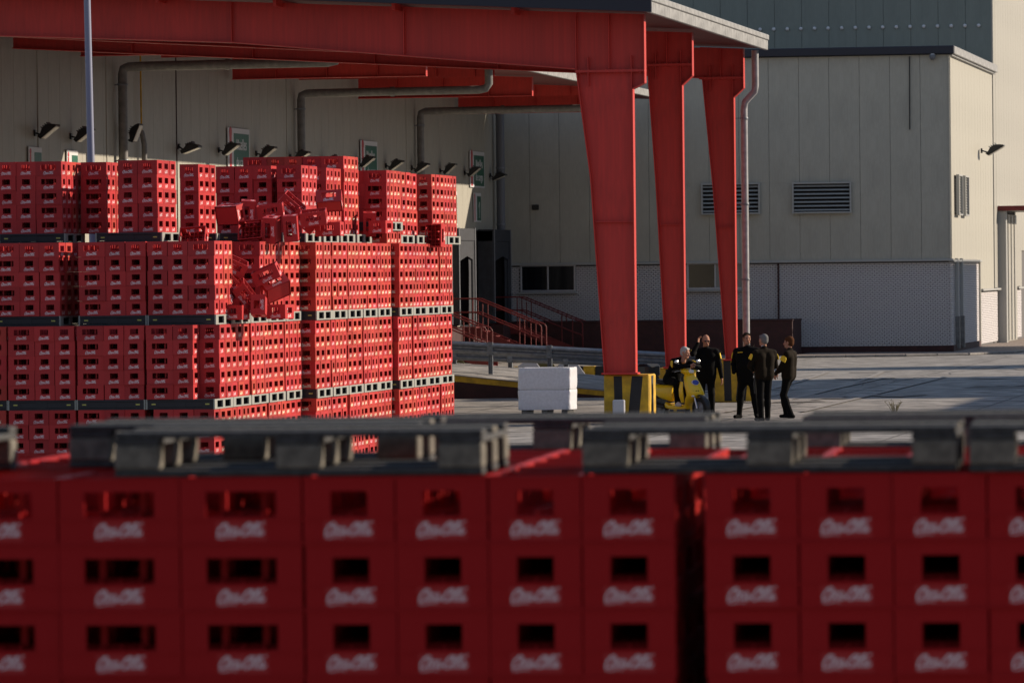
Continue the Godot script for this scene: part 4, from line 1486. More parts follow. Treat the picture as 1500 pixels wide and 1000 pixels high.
func fallen() -> void:
	# x, y, depth, then turns about y, x and z
	var rows := [
		[-18.02, 4.08, 79.3, -0.45, -1.35, 0.1, "fallen crate on its side, bottle cells facing the yard, left of the heap"],
		[-17.78, 4.10, 79.5, 0.20, 0.1, 1.50, "fallen crate standing on end beside the crate with open cells"],
		[-17.45, 4.12, 79.6, 0.15, 0.1, 0.12, "fallen crate in the heap with a small dark print, centre left"],
		[-17.30, 4.22, 80.4, 0.06, 0.2, -0.75, "fallen crate sliding down steeply in the middle of the collapse"],
		[-17.06, 3.98, 80.3, 0.05, 0.1, -0.72, "lower fallen crate tilted at the foot of the slide"],
		[-17.60, 3.82, 79.0, 0.1, 1.3, 0.3, "dark fallen crate below the slide, print turned upright"],
		[-17.30, 3.84, 79.0, -0.1, 0.15, 1.5, "fallen crate with its print running upwards, centre of the heap"],
		[-17.02, 3.86, 79.1, 0.12, 0.1, 1.62, "fallen crate with its print running upwards, right of the centre one"],
		[-16.84, 4.02, 79.9, 0.15, 0.2, 0.1, "fallen crate tipped against the right-hand column of the top tier"],
		[-16.74, 4.28, 80.6, 0.10, -0.55, 0.05, "fallen crate with a pale lit top against the right-hand column"],
		[-16.66, 3.84, 80.2, 0.0, 0.0, 0.02, "upright fallen crate at the right foot of the heap"],
		[-18.10, 3.70, 77.2, 0.1, 0.9, 0.1, "fallen crate on the pallet edge left of the heap, catching a glint"],
		[-17.46, 3.30, 77.0, 0.22, 0.25, -0.45, "fallen crate tilted at the top of the gap in the third tier"],
		[-17.48, 3.06, 76.9, 0.22, 0.25, -0.85, "fallen crate with white lit frame at the left of the gap"],
		[-17.26, 2.86, 76.9, 0.25, 0.30, -0.95, "fallen crate with white lit frame lower in the gap"],
		[-17.06, 3.16, 77.5, 0.12, 0.15, 0.40, "fallen crate with a pale end standing on its corner in the gap"],
		[-16.95, 2.95, 77.6, 0.15, -0.8, 0.55, "fallen crate at the right of the gap, its pale cells facing out"],
		[-17.33, 2.60, 76.6, 1.5, 0.0, 0.0, "fallen crate sitting squarely at the bottom left of the gap"],
		[-17.02, 2.70, 76.8, 0.05, 1.45, 1.5, "fallen crate lying with its print sideways at the bottom of the gap"],
		[-16.82, 2.60, 77.3, 1.45, 0.0, 0.0, "fallen crate at the bottom right of the gap"],
		[-17.62, 2.80, 76.7, 0.05, 0.6, 0.35, "dark fallen crate at the far left of the gap"],
		[-17.32, 3.98, 86.7, 0.2, 0.1, 1.55, "fallen crate standing on end beside the raised pallet"],
		[-17.12, 3.92, 86.6, 1.45, 0.0, 0.0, "fallen crate sitting on the raised pallet corner"],
		[-16.95, 3.80, 90.6, 1.4, 0.0, 1.5, "fallen crate standing on end in front of the last top tier load"],
	]
	for q in rows:
		var b := Basis.from_euler(Vector3(q[4], q[3], q[5]))
		var o := put("bottle_crate", crate_variants[0], M.crate, self, Transform3D(b, P(q[0], q[1], q[2]) - b.y * 0.1))
		singles += 1
		tag(o, q[6], "crate", "fallen crates in the collapsed part of the stack")

func mass(list: Array, mesh: ArrayMesh, called: String, label: String) -> void:
	var mm := MultiMesh.new()
	mm.transform_format = MultiMesh.TRANSFORM_3D
	mm.use_colors = true
	mm.mesh = mesh
	mm.instance_count = list.size()
	for i in list.size():
		mm.set_instance_transform(i, list[i])
		var k := crate_rng.randf_range(0.78, 1.06)
		mm.set_instance_color(i, Color(k, k * crate_rng.randf_range(0.9, 1.5), k))
	var q := MultiMeshInstance3D.new()
	q.name = called
	q.multimesh = mm
	q.material_override = M.crate
	q.set_meta("kind", "stuff")
	add_child(q, true)
	tag(q, label, "crates")

func bulk_crates() -> void:
	mass(bulk, crate_variants[0], "stacked_crates", "mass of red bottle crates filling the sunlit side of the far stack")
	mass(near_bulk, crate_shade_tinted, "stacked_near_crates", "mass of red bottle crates behind the blurred front row of the near stack")

# ---------------------------------------------------------------- near stack in the foreground
var FB: Transform3D
func wood_pallet(label: String, u: float, w: float, y: float, lit: Material) -> void:
	var o := thing("wooden_pallet", label, "pallet", Vector3.ZERO, 0.0, "weathered wooden pallets on the near stack")
	o.transform = FB * Transform3D(Basis(Vector3.UP, crate_rng.randf_range(-0.01, 0.01)), Vector3(u, y, w))
	for i in 3:      # bottom boards along the front
		var m := MB.new()
		m.bbox(Vector3(0.6, 0.011, -0.05 - 0.35 * i), Vector3(1.2, 0.022, 0.1 if i != 1 else 0.145), 0.004)
		put("bottom_board", m, M.wood, o)
		for j in 3:
			m = MB.new()
			m.bbox(Vector3(0.0725 + 0.5275 * j, 0.062, -0.05 - 0.35 * i), Vector3(0.145, 0.078, 0.1), 0.006)
			put("block", m, M.wood_pale, o)
	for j in 3:
		var m := MB.new()
		m.bbox(Vector3(0.0725 + 0.5275 * j, 0.1125, -0.4), Vector3(0.145, 0.021, 0.8), 0.004)
		put("stringer_board", m, M.wood, o)
	for i in 3:
		var m := MB.new()
		m.bbox(Vector3(0.6, 0.1345, -0.06 - 0.34 * i), Vector3(1.2, 0.021, 0.12 if i != 1 else 0.10), 0.004, Basis(Vector3.UP, crate_rng.randf_range(-0.006, 0.006)))
		put("top_board", m, M.wood_pale if i == 1 else M.wood, o)

func near_stack() -> void:
	var psi := 0.17076
	# local frame: x along the front to the right, z towards the camera; origin on the ground below the middle of the front face
	FB = Transform3D(Basis(Vector3.UP, psi - 0.113), P(-17.07 * sin(psi), 0.06, 17.07 * cos(psi)))
	var batches := [[-3.12, "nnnn"], [-1.886, "www"], [-0.683, "nnnn"], [0.615, "nnnn"], [1.85, "www"]]
	var li := 0
	var colno := 0
	for L in batches:
		for row in 5:
			var x: float = L[0]
			for ch in L[1]:
				var w := 0.4 if ch == "w" else 0.3
				var dz := 0.3 if ch == "w" else 0.4
				for k in 2:
					for h in range(0, 5):
						var y := 1.22 + 0.145 + h * CH - (0.06 if row > 2 else 0.0)
						var b := Basis(Vector3.UP, 0.0 if ch == "w" else PI / 2)
						var xf := FB * Transform3D(b, Vector3(x + w * 0.5 + crate_rng.randf_range(-0.003, 0.003), y, -(k + 0.5) * dz - row * 0.83 + crate_rng.randf_range(-0.004, 0.004)))
						var inview: bool = x > -1.95 and x < 1.75 and row == 0 and k == 0 and h >= 1
						if inview:
							singles += 1
							var o := put("bottle_crate", crate_shade_tinted, M.crate, self, xf)
							tag(o, "shade-tinted red crate in the blurred near row, %s column from left, %s layer down" % [ORD[colno], ORD[4 - h]], "crate", "crates of the near stack")
							var lb := Basis() if ch == "w" else Basis(Vector3.UP, -PI / 2)
							var off := CW * 0.5 if ch == "w" else CL * 0.5
							put("lettering_print", logo_mesh, M.crate, o, Transform3D(lb, lb * Vector3(0, 0, off + 0.001)))
						else:
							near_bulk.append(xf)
				if x > -1.95 and x < 1.75 and row == 0:
					colno += 1
				x += w
		li += 1
	# what they stand on: a lower tier of crates on wooden pallets
	for L in batches:
		for row in 5:
			var x: float = L[0]
			for ch in L[1]:
				var w := 0.4 if ch == "w" else 0.3
				var dz := 0.3 if ch == "w" else 0.4
				for k in 2:
					for h in 5:
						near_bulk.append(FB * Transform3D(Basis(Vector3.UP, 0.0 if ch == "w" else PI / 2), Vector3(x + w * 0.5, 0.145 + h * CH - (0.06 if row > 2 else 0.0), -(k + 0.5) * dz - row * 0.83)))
				x += w
	var names := ["far left", "left of centre", "right of centre", "right", "far right"]
	for i in 5:
		for row in 5:
			for t in 2:
				wood_pallet("wooden pallet under the %s tier of the near stack, %s, %s row" % [["bottom", "upper"][t], names[i], ["front", "second", "third", "fourth", "fifth"][row]], batches[i][0], -0.83 * row, 1.22 * t - (0.06 if row > 2 else 0.0), M.wood)
	var top := 2 * 1.22 + 0.002
	wood_pallet("empty wooden pallet on top of the near stack, at the left edge", -2.99, -0.03, top, M.wood)
	wood_pallet("empty wooden pallet on top of the near stack, left of centre", -1.30, 0.0, top, M.wood)
	wood_pallet("empty wooden pallet on top of the near stack, right of centre", 0.22, -0.02, top, M.wood)
	wood_pallet("empty wooden pallet on top of the near stack, at the right edge", 1.46, 0.02, top, M.wood)
	wood_pallet("empty wooden pallet in the second row on top of the near stack, left", -1.62, -0.86, top, M.wood)
	wood_pallet("empty wooden pallet farthest back on top of the near stack, middle", -0.84, -3.42, top - 0.06, M.wood)
	wood_pallet("empty wooden pallet farthest back on top of the near stack, right", 0.73, -3.40, top - 0.06, M.wood)

# ---------------------------------------------------------------- people: one continuous surface each, meshed from a distance field
class Field:
	var o: Vector3
	var nx: int
	var ny: int
	var nz: int
	var c: float
	var f := PackedFloat32Array()
	var best := PackedFloat32Array()
	var who := PackedByteArray()
	var hot := PackedByteArray()
	func _init(lo: Vector3, hi: Vector3, cell: float) -> void:
		o = lo; c = cell
		nx = int((hi.x - lo.x) / cell) + 2
		ny = int((hi.y - lo.y) / cell) + 2
		nz = int((hi.z - lo.z) / cell) + 2
		var n := nx * ny * nz
		f.resize(n); f.fill(9.0)
		best.resize(n); best.fill(9.0)
		who.resize(n); hot.resize(n)
	func _put(i: int, d: float, k: float, id: int) -> void:
		var e := f[i]
		if e > 8.0:
			f[i] = d
		else:
			var h := maxf(k - absf(e - d), 0.0) / k
			f[i] = minf(e, d) - h * h * k * 0.25
		if d < best[i]:
			best[i] = d
			who[i] = id
		if absf(d) < 2.0 * c + k * 0.3:
			hot[i] = 1
	func bone(a: Vector3, b: Vector3, ra: float, rb: float, id: int, k := 0.03) -> void:
		var pad := maxf(ra, rb) + k + 2.5 * c
		var lo := (a.min(b) - Vector3.ONE * pad - o) / c
		var hi := (a.max(b) + Vector3.ONE * pad - o) / c
		var ab := b - a
		var l2 := maxf(ab.length_squared(), 1e-9)
		for z in range(maxi(int(lo.z), 0), mini(int(hi.z) + 1, nz)):
			for y in range(maxi(int(lo.y), 0), mini(int(hi.y) + 1, ny)):
				var i := (z * ny + y) * nx
				for x in range(maxi(int(lo.x), 0), mini(int(hi.x) + 1, nx)):
					var p := o + Vector3(x, y, z) * c - a
					var t := clampf(p.dot(ab) / l2, 0.0, 1.0)
					var d := (p - ab * t).length() - (ra + (rb - ra) * t)
					if d < pad:
						_put(i + x, d, k, id)
	func egg(ctr: Vector3, r: Vector3, bs: Basis, id: int, k := 0.02) -> void:
		var m := maxf(r.x, maxf(r.y, r.z)) + k + 2.5 * c
		var lo := (ctr - Vector3.ONE * m - o) / c
		var hi := (ctr + Vector3.ONE * m - o) / c
		var inv := bs.transposed()
		for z in range(maxi(int(lo.z), 0), mini(int(hi.z) + 1, nz)):
			for y in range(maxi(int(lo.y), 0), mini(int(hi.y) + 1, ny)):
				var i := (z * ny + y) * nx
				for x in range(maxi(int(lo.x), 0), mini(int(hi.x) + 1, nx)):
					var p := inv * (o + Vector3(x, y, z) * c - ctr)
					var q := p / r
					var k0 := q.length()
					var k1 := (q / r).length()
					var d := k0 * (k0 - 1.0) / maxf(k1, 1e-6)
					if d < k + 2.5 * c:
						_put(i + x, d, k, id)
	func add_to(m: MB, colors: Array) -> void:
		var ids := {}
		var vs := []
		var cs := []
		var ns := []
		var sx := 1
		var sy := nx
		var sz := nx * ny
		var offs := [0, sx, sy, sx + sy, sz, sx + sz, sy + sz, sx + sy + sz]
		for z in nz - 1:
			for y in ny - 1:
				for x in nx - 1:
					var i := (z * ny + y) * nx + x
					if hot[i] == 0:
						continue
					var mask := 0
					for k in 8:
						if f[i + offs[k]] < 0.0:
							mask |= 1 << k
					if mask == 0 or mask == 255:
						continue
					var sum := Vector3.ZERO
					var cnt := 0
					for e in [[0, 1], [2, 3], [4, 5], [6, 7], [0, 2], [1, 3], [4, 6], [5, 7], [0, 4], [1, 5], [2, 6], [3, 7]]:
						var a := f[i + offs[e[0]]]
						var b := f[i + offs[e[1]]]
						if (a < 0.0) != (b < 0.0):
							var t := a / (a - b)
							var pa := Vector3(e[0] & 1, (e[0] >> 1) & 1, e[0] >> 2)
							var pb := Vector3(e[1] & 1, (e[1] >> 1) & 1, e[1] >> 2)
							sum += pa.lerp(pb, t)
							cnt += 1
					ids[i] = vs.size()
					vs.append(o + (Vector3(x, y, z) + sum / cnt) * c)
					ns.append(Vector3.ZERO)
					cs.append(colors[who[i]])
		var quads := []
		for i in ids:
			var x: int = i % nx
			var y: int = (i / nx) % ny
			var z: int = i / sz
			var inside: bool = f[i] < 0.0
			for ax in 3:
				var s: int = [sx, sy, sz][ax]
				if (f[i + s] < 0.0) == inside:
					continue
				var u: int = [sy, sz, sx][ax]
				var w: int = [sz, sx, sy][ax]
				if not (ids.has(i - u) and ids.has(i - w) and ids.has(i - u - w)):
					continue
				var q := [ids[i - u - w], ids[i - w], ids[i], ids[i - u]]
				if not inside:
					q = [q[3], q[2], q[1], q[0]]
				quads.append(q)
		for q in quads:
			var nn: Vector3 = (vs[q[2]] - vs[q[0]]).cross(vs[q[3]] - vs[q[1]])
			for k in 4:
				ns[q[k]] += nn
		for q in quads:
			for tri in [[0, 1, 2], [0, 2, 3]]:
				for k in [tri[0], tri[2], tri[1]]:
					m.v.append(vs[q[k]]); m.n.append(ns[q[k]].normalized()); m.t.append(Vector2.ZERO); m.c.append(cs[q[k]])

const SKIN := 0
const JACKET := 1
const TROUSER := 2
const SHOE := 3
const HAIR := 4
const SHIRT := 5
const DARK := 6
const LIP := 7

func head(m: MB, at: Transform3D, colors: Array, hair: String) -> void:
	# at: the base of the skull, y up, z towards the face
	var F := Field.new(Vector3(-0.17, -0.17, -0.17) + at.origin, Vector3(0.17, 0.24, 0.17) + at.origin, 0.0065)
	var b := at.basis
	var p := func(x: float, y: float, z: float) -> Vector3: return at * Vector3(x, y, z)
	F.egg(p.call(0, 0.105, -0.012), Vector3(0.074, 0.092, 0.094), b, SKIN, 0.02)
	F.egg(p.call(0, 0.045, 0.028), Vector3(0.058, 0.078, 0.060), b, SKIN, 0.03)
	F.bone(p.call(-0.028, -0.008, 0.05), p.call(0.028, -0.008, 0.05), 0.026, 0.026, SKIN, 0.025)
	F.bone(p.call(0, 0.082, 0.088), p.call(0, 0.046, 0.104), 0.009, 0.014, SKIN, 0.012)
	F.egg(p.call(0, 0.043, 0.098), Vector3(0.019, 0.010, 0.012), b, SKIN, 0.01)
	F.bone(p.call(-0.04, 0.10, 0.072), p.call(0.04, 0.10, 0.072), 0.012, 0.012, SKIN, 0.014)
	for s in [-1, 1]:
		F.egg(p.call(s * 0.076, 0.075, -0.004), Vector3(0.011, 0.032, 0.020), b, SKIN, 0.008)
		F.egg(p.call(s * 0.040, 0.056, 0.062), Vector3(0.022, 0.020, 0.022), b, SKIN, 0.02)
		F.egg(p.call(s * 0.031, 0.084, 0.082), Vector3(0.012, 0.007, 0.008), b, DARK, 0.004)
		F.bone(p.call(s * 0.018, 0.101, 0.083), p.call(s * 0.046, 0.103, 0.073), 0.005, 0.004, HAIR if hair != "bald" else SKIN, 0.004)
	F.bone(p.call(-0.020, 0.019, 0.084), p.call(0.020, 0.019, 0.084), 0.0065, 0.0065, LIP, 0.006)
	F.bone(p.call(0, -0.10, -0.022), p.call(0, 0.02, -0.012), 0.056, 0.052, SKIN, 0.03)
	if hair != "bald":
		var lift := 0.010 if hair == "short" else 0.014
		F.egg(p.call(0, 0.125, -0.026), Vector3(0.078, 0.085, 0.090) + Vector3.ONE * (lift - 0.006), b, HAIR, 0.012)
		F.egg(p.call(0, 0.075, -0.050), Vector3(0.072, 0.075, 0.062) + Vector3.ONE * (lift - 0.006), b, HAIR, 0.012)
		for s in [-1, 1]:
			F.bone(p.call(s * 0.070, 0.125, 0.030), p.call(s * 0.072, 0.080, 0.022), 0.012, 0.008, HAIR, 0.010)
		F.bone(p.call(-0.045, 0.165, 0.045), p.call(0.045, 0.165, 0.045), 0.022, 0.022, HAIR, 0.015)
	F.add_to(m, colors)

func hand(m: MB, wrist: Vector3, dir: Vector3, palm: Vector3, side: float, curl: float, colors: Array) -> void:
	# dir: along the fingers; palm: the way the palm faces; side: +1 thumb towards dir x palm
	dir = dir.normalized()
	palm = (palm - dir * palm.dot(dir)).normalized()
	var across := dir.cross(palm) * side
	var F := Field.new(wrist - Vector3.ONE * 0.20, wrist + Vector3.ONE * 0.20, 0.0055)
	F.bone(wrist - dir * 0.03, wrist + dir * 0.02, 0.026, 0.026, SKIN, 0.015)
	for i in 4:
		var off := across * (0.030 - 0.020 * i)
		F.bone(wrist + dir * 0.012 + off * 0.7, wrist + dir * 0.088 + off, 0.0150, 0.0115, SKIN, 0.012)
	var lens := [0.072, 0.080, 0.075, 0.058]
	for i in 4:
		var p := wrist + dir * (0.090 - 0.004 * absi(i - 1)) + across * (0.031 - 0.0205 * i)
		var a := 0.15 + curl * 0.9
		for s in 3:
			var d := dir * cos(a) + palm * sin(a)
			var q: Vector3 = p + d * lens[i] * [0.45, 0.31, 0.24][s]
			F.bone(p, q, 0.0094 - 0.0007 * s, 0.0088 - 0.0007 * s, SKIN, 0.003)
			p = q
			a += curl
	var t0 := wrist + dir * 0.025 + across * 0.028
	var t1 := t0 + (dir * 0.6 + across * 0.75 + palm * 0.25).normalized() * 0.042
	var t2 := t1 + (dir * 0.85 + across * 0.25 + palm * (0.2 + curl * 0.5)).normalized() * 0.034
	F.bone(t0, t1, 0.0135, 0.0105, SKIN, 0.008)
	F.bone(t1, t2, 0.0102, 0.0085, SKIN, 0.003)
	F.add_to(m, colors)

func ik(a: Vector3, c: Vector3, l1: float, l2: float, pole: Vector3) -> Vector3:   # the joint between a and c, bent towards pole
	var d := c - a
	var L := minf(d.length(), (l1 + l2) * 0.999)
	var u := d.normalized()
	var x := (l1 * l1 - l2 * l2 + L * L) / (2.0 * L)
	var h := sqrt(maxf(l1 * l1 - x * x, 0.0))
	var w := (pole - u * pole.dot(u)).normalized()
	return a + u * x + w * h

# q: pose. All points are local: y up, z the way the chest faces, x the figure's left
func figure(label: String, at: Vector3, turn: float, q: Dictionary, colors: Array, hair: String) -> Node3D:
	var o := thing("person", label, "person", at, turn, "")
	var m := MB.new()
	var pel: Vector3 = q.get("pelvis", Vector3(0, 0.96, 0))
	var chest: Vector3 = q.get("chest", Vector3(0, 1.34, 0.0))
	var neck: Vector3 = q.get("neck", Vector3(0, 1.50, -0.01))
	var broad: float = q.get("broad", 1.0)
	var up := (chest - pel).normalized()
	var sh: Vector3 = q.get("shoulder_axis", Vector3(1, 0, 0))
	var lo := Vector3(-0.62, -0.03, -0.55)
	var hi := Vector3(0.62, 1.72, 0.75)
	var F := Field.new(lo, hi, 0.0135)
	var fwd := sh.cross(up).normalized()
	# torso and jacket
	for s in [-1, 1]:
		F.bone(pel + sh * s * 0.075 * broad, chest + sh * s * 0.085 * broad - up * 0.02, 0.112 * broad, 0.112 * broad, JACKET, 0.05)
		F.bone(chest + sh * s * 0.06 * broad + up * 0.09, chest + sh * s * 0.165 * broad + up * 0.075, 0.075, 0.070, JACKET, 0.05)
		F.bone(pel + sh * s * 0.075 - up * q.get("hem", 0.09), pel + sh * s * 0.07 + up * 0.08, 0.118 * broad, 0.112 * broad, JACKET, 0.04)
	F.egg(pel + up * 0.14 + fwd * 0.045, Vector3(0.13, 0.15, 0.10) * broad, Basis(sh, up, fwd), JACKET, 0.05)
	F.bone(chest + up * 0.10, neck, 0.078, 0.062, JACKET, 0.03)
	F.bone(neck - up * 0.02, neck + (q.get("head", neck + Vector3(0, 0.08, 0.01)) - neck) * 0.5, 0.056, 0.054, SHIRT, 0.012)
	# legs
	var hips := [pel + sh * -0.09 - up * 0.02, pel + sh * 0.09 - up * 0.02]
	for i in 2:
		var ank: Vector3 = q.ankles[i]
		var kn: Vector3 = ik(hips[i], ank, 0.44, 0.42, q.get("knee_pole", [Vector3(-0.1, 0, 1), Vector3(0.1, 0, 1)])[i])
		F.bone(hips[i], kn, 0.098, 0.070, TROUSER, 0.035)
		F.bone(kn, ank, 0.070, 0.058, TROUSER, 0.03)
		F.egg(kn.lerp(ank, 0.35) + (hips[i] - kn).normalized().cross(sh) * 0.0, Vector3(0.066, 0.13, 0.07), Basis(), TROUSER, 0.03)
		var toe: Vector3 = q.get("toes", [Vector3(-0.35, 0, 1), Vector3(0.35, 0, 1)])[i].normalized()
		var flat := Vector3(ank.x, ank.y - 0.045, ank.z)
		F.bone(flat - toe * 0.045, flat + toe * 0.15, 0.043, 0.038, SHOE, 0.015)
		F.bone(flat + Vector3(0, 0.03, 0), flat + toe * 0.08, 0.045, 0.036, SHOE, 0.02)
	# arms
	var wr := []
	for i in 2:
		var s: float = -1.0 if i == 0 else 1.0
		var sp := chest + sh * s * 0.195 * broad + up * 0.065
		var w: Vector3 = q.wrists[i]
		var el := ik(sp, w, 0.29, 0.26, q.elbow_poles[i])
		F.bone(sp, el, 0.066, 0.055, JACKET, 0.035)
		F.bone(el, w, 0.056, 0.043, JACKET, 0.025)
		wr.append([el, w])
	F.add_to(m, colors)
	var hp: Vector3 = q.get("head", neck + Vector3(0, 0.08, 0.01))
	var hb: Basis = q.get("head_basis", Basis())
	head(m, Transform3D(hb, hp), colors, hair)
	for i in 2:
		if q.hand_palms[i] == null:
			continue
		var d: Vector3 = q.get("hand_dirs", [null, null])[i] if q.get("hand_dirs", [null, null])[i] != null else (wr[i][1] - wr[i][0]).normalized()
		hand(m, wr[i][1] + (wr[i][1] - wr[i][0]).normalized() * 0.015, d, q.hand_palms[i], -1.0 if i == 0 else 1.0, q.get("curl", 0.5), colors)
	put("body", m, M.figure, o)
	# yellow shoulder patches on both upper arms
	for i in 2:
		var s: float = -1.0 if i == 0 else 1.0
		var sp := chest + sh * s * 0.195 * broad + up * 0.065
		var el: Vector3 = wr[i][0]
		var dn := (el - sp).normalized()
		var out: Vector3 = (sh * s * 0.9 + fwd * q.get("patch_fwd", 0.1))
		out = (out - dn * out.dot(dn)).normalized()
		var pm := MB.new()
		var arc := PackedVector2Array([Vector2(-0.068, -0.05), Vector2(0.068, -0.05)])
		for k in 9:
			arc.append(Vector2(0.068 * cos(PI * k / 8.0), 0.005 + 0.068 * sin(PI * k / 8.0)))
		var along := dn.cross(out).normalized()
		pm.prism(arc, sp.lerp(el, 0.36) + out * 0.054, along if along.cross(-dn).dot(out) > 0 else -along, -dn, 0.016)
		put("arm_patch", pm, M.patch_yellow, o)
	return o

func people() -> void:
	var skin := Color(0.42, 0.22, 0.15)
	var black := Color(0.0045, 0.0045, 0.006)
	var tr := Color(0.005, 0.0045, 0.005)
	var shoe := Color(0.007, 0.006, 0.006)
	var lip := Color(0.25, 0.09, 0.07)
	var brown := Color(0.013, 0.010, 0.007)  # same black uniform, with the sunlit tone put into its colour
	var pal := func(jacket: Color, hair: Color, shirt: Color) -> Array: return [skin, jacket, tr, shoe, hair, shirt, Color(0.02, 0.015, 0.012), lip]
	# 1: bald man with sunglasses, right hand raised to his head
	var c1: Array = pal.call(black, Color(0.2, 0.14, 0.1), Color(0.02, 0.02, 0.02))
	var g := figure("bald guard in black with sunglasses, his right hand raised beside his head", P(-15.26, 0, 112.9), -0.17 + 0.30, {
		"ankles": [Vector3(-0.11, 0.09, -0.02), Vector3(0.12, 0.09, 0.03)],
		"wrists": [Vector3(-0.17, 1.59, 0.20), Vector3(0.33, 0.86, 0.02)],
		"elbow_poles": [Vector3(-0.5, -1.0, 0.3), Vector3(0.6, 0, -1)],
		"hand_palms": [Vector3(1, 0, 0.4), Vector3(-1, 0, 0)], "hand_dirs": [Vector3(0.15, 1, -0.05), null],
		"broad": 1.17, "head": Vector3(0.0, 1.575, 0.03), "head_basis": Basis(Vector3.UP, 0.25) * Basis(Vector3.RIGHT, 0.22), "curl": 0.35}, c1, "bald")
	var sg := MB.new()
	var hb := Transform3D(Basis(Vector3.UP, 0.25) * Basis(Vector3.RIGHT, 0.22), Vector3(0.0, 1.575, 0.03))
	for s in [-1, 1]:
		sg.ball(hb * Vector3(s * 0.034, 0.082, 0.088), Vector3(0.028, 0.017, 0.010), hb.basis)
		sg.tube([hb * Vector3(s * 0.058, 0.086, 0.082), hb * Vector3(s * 0.083, 0.086, 0.0)], 0.004, 6)
	sg.tube([hb * Vector3(-0.012, 0.087, 0.098), hb * Vector3(0.012, 0.087, 0.098)], 0.004, 6)
	put("sunglasses", sg, M.glass_dark, g)
	# 2: tall man facing the camera, looking to the right, arms behind him
	var c2: Array = pal.call(black, Color(0.018, 0.013, 0.010), Color(0.10, 0.09, 0.085))
	g = figure("tall dark-haired guard in a black jacket facing the camera with hands in his pockets", P(-14.27, 0, 112.1), -0.17 - 0.02, {
		"ankles": [Vector3(-0.19, 0.09, 0.0), Vector3(0.20, 0.09, 0.0)], "pelvis": Vector3(0, 0.97, 0), "chest": Vector3(0, 1.36, 0), "neck": Vector3(0, 1.53, -0.01),
		"wrists": [Vector3(-0.27, 0.98, 0.10), Vector3(0.28, 0.98, 0.10)], "elbow_poles": [Vector3(-0.5, 0, -1), Vector3(0.5, 0, -1)],
		"hand_palms": [null, null], "broad": 1.26, "head": Vector3(0.0, 1.615, 0.01), "head_basis": Basis(Vector3.UP, 0.62), "hem": 0.13}, c2, "short")
	var tm := MB.new()
	tm.bbox(Vector3(-0.115, 1.405, 0.128), Vector3(0.11, 0.016, 0.012), 0.003, Basis(Vector3.BACK, 0.08))
	put("name_strip", tm, M.patch_yellow, g)
	# 3: grey-haired man seen from behind, white collar
	var c3: Array = pal.call(brown, Color(0.16, 0.155, 0.15), Color(0.55, 0.55, 0.55))
	g = figure("grey-haired guard with a white collar seen from behind, baton at his belt", P(-13.65, 0, 110.0), PI + 0.62, {
		"ankles": [Vector3(-0.10, 0.09, 0.05), Vector3(0.11, 0.09, -0.06)], "pelvis": Vector3(0, 0.97, 0), "chest": Vector3(0, 1.35, -0.02), "neck": Vector3(0, 1.52, -0.01),
		"wrists": [Vector3(-0.13, 1.05, 0.22), Vector3(0.15, 1.06, 0.22)], "elbow_poles": [Vector3(-1, -0.2, -0.7), Vector3(1, -0.2, -0.7)],
		"hand_palms": [Vector3(1, 0, 0), Vector3(-1, 0, 0)], "broad": 1.14, "head": Vector3(0.0, 1.605, 0.02), "head_basis": Basis(Vector3.UP, 0.25), "hem": 0.0}, c3, "short")
	var bt := MB.new()
	bt.tube([Vector3(0.20, 0.95, 0.02), Vector3(0.225, 0.78, 0.03), Vector3(0.21, 0.58, 0.02)], 0.016, 8)
	bt.bbox(Vector3(0.20, 0.97, 0.03), Vector3(0.04, 0.09, 0.09), 0.01)
	put("baton", bt, M.black_metal, g)
	bt = MB.new()
	bt.bbox(Vector3(0.215, 0.93, 0.05), Vector3(0.02, 0.05, 0.03), 0.005)
	put("key_tag", bt, M.chrome, g)
	# 4: brown-haired man in profile, hands together in front
	var c4: Array = pal.call(brown, Color(0.085, 0.035, 0.014), Color(0.05, 0.05, 0.05))
	g = figure("brown-haired guard standing in profile facing left, hands together in front", P(-13.36, 0, 111.9), -PI / 2 - 0.25, {
		"ankles": [Vector3(-0.09, 0.09, 0.10), Vector3(0.10, 0.09, -0.08)], "pelvis": Vector3(0, 0.93, 0), "chest": Vector3(0, 1.29, -0.03), "neck": Vector3(0, 1.45, -0.03),
		"wrists": [Vector3(-0.07, 0.98, 0.28), Vector3(0.07, 0.95, 0.27)], "elbow_poles": [Vector3(-1, -0.2, -0.8), Vector3(1, -0.2, -0.8)],
		"hand_palms": [Vector3(1, 0, -0.2), Vector3(-1, 0, -0.2)], "hand_dirs": [Vector3(0.4, -0.7, 0.5), Vector3(-0.3, -0.8, 0.4)], "broad": 1.08, "head": Vector3(0.0, 1.525, 0.0), "head_basis": Basis(Vector3.UP, 0.1), "hem": 0.02, "curl": 0.4}, c4, "full")
	# 5: the rider leaning on the handlebar
	var c5: Array = pal.call(black, Color(0.40, 0.39, 0.38), Color(0.02, 0.02, 0.02))
	c5[SHOE] = Color(0.55, 0.54, 0.53)
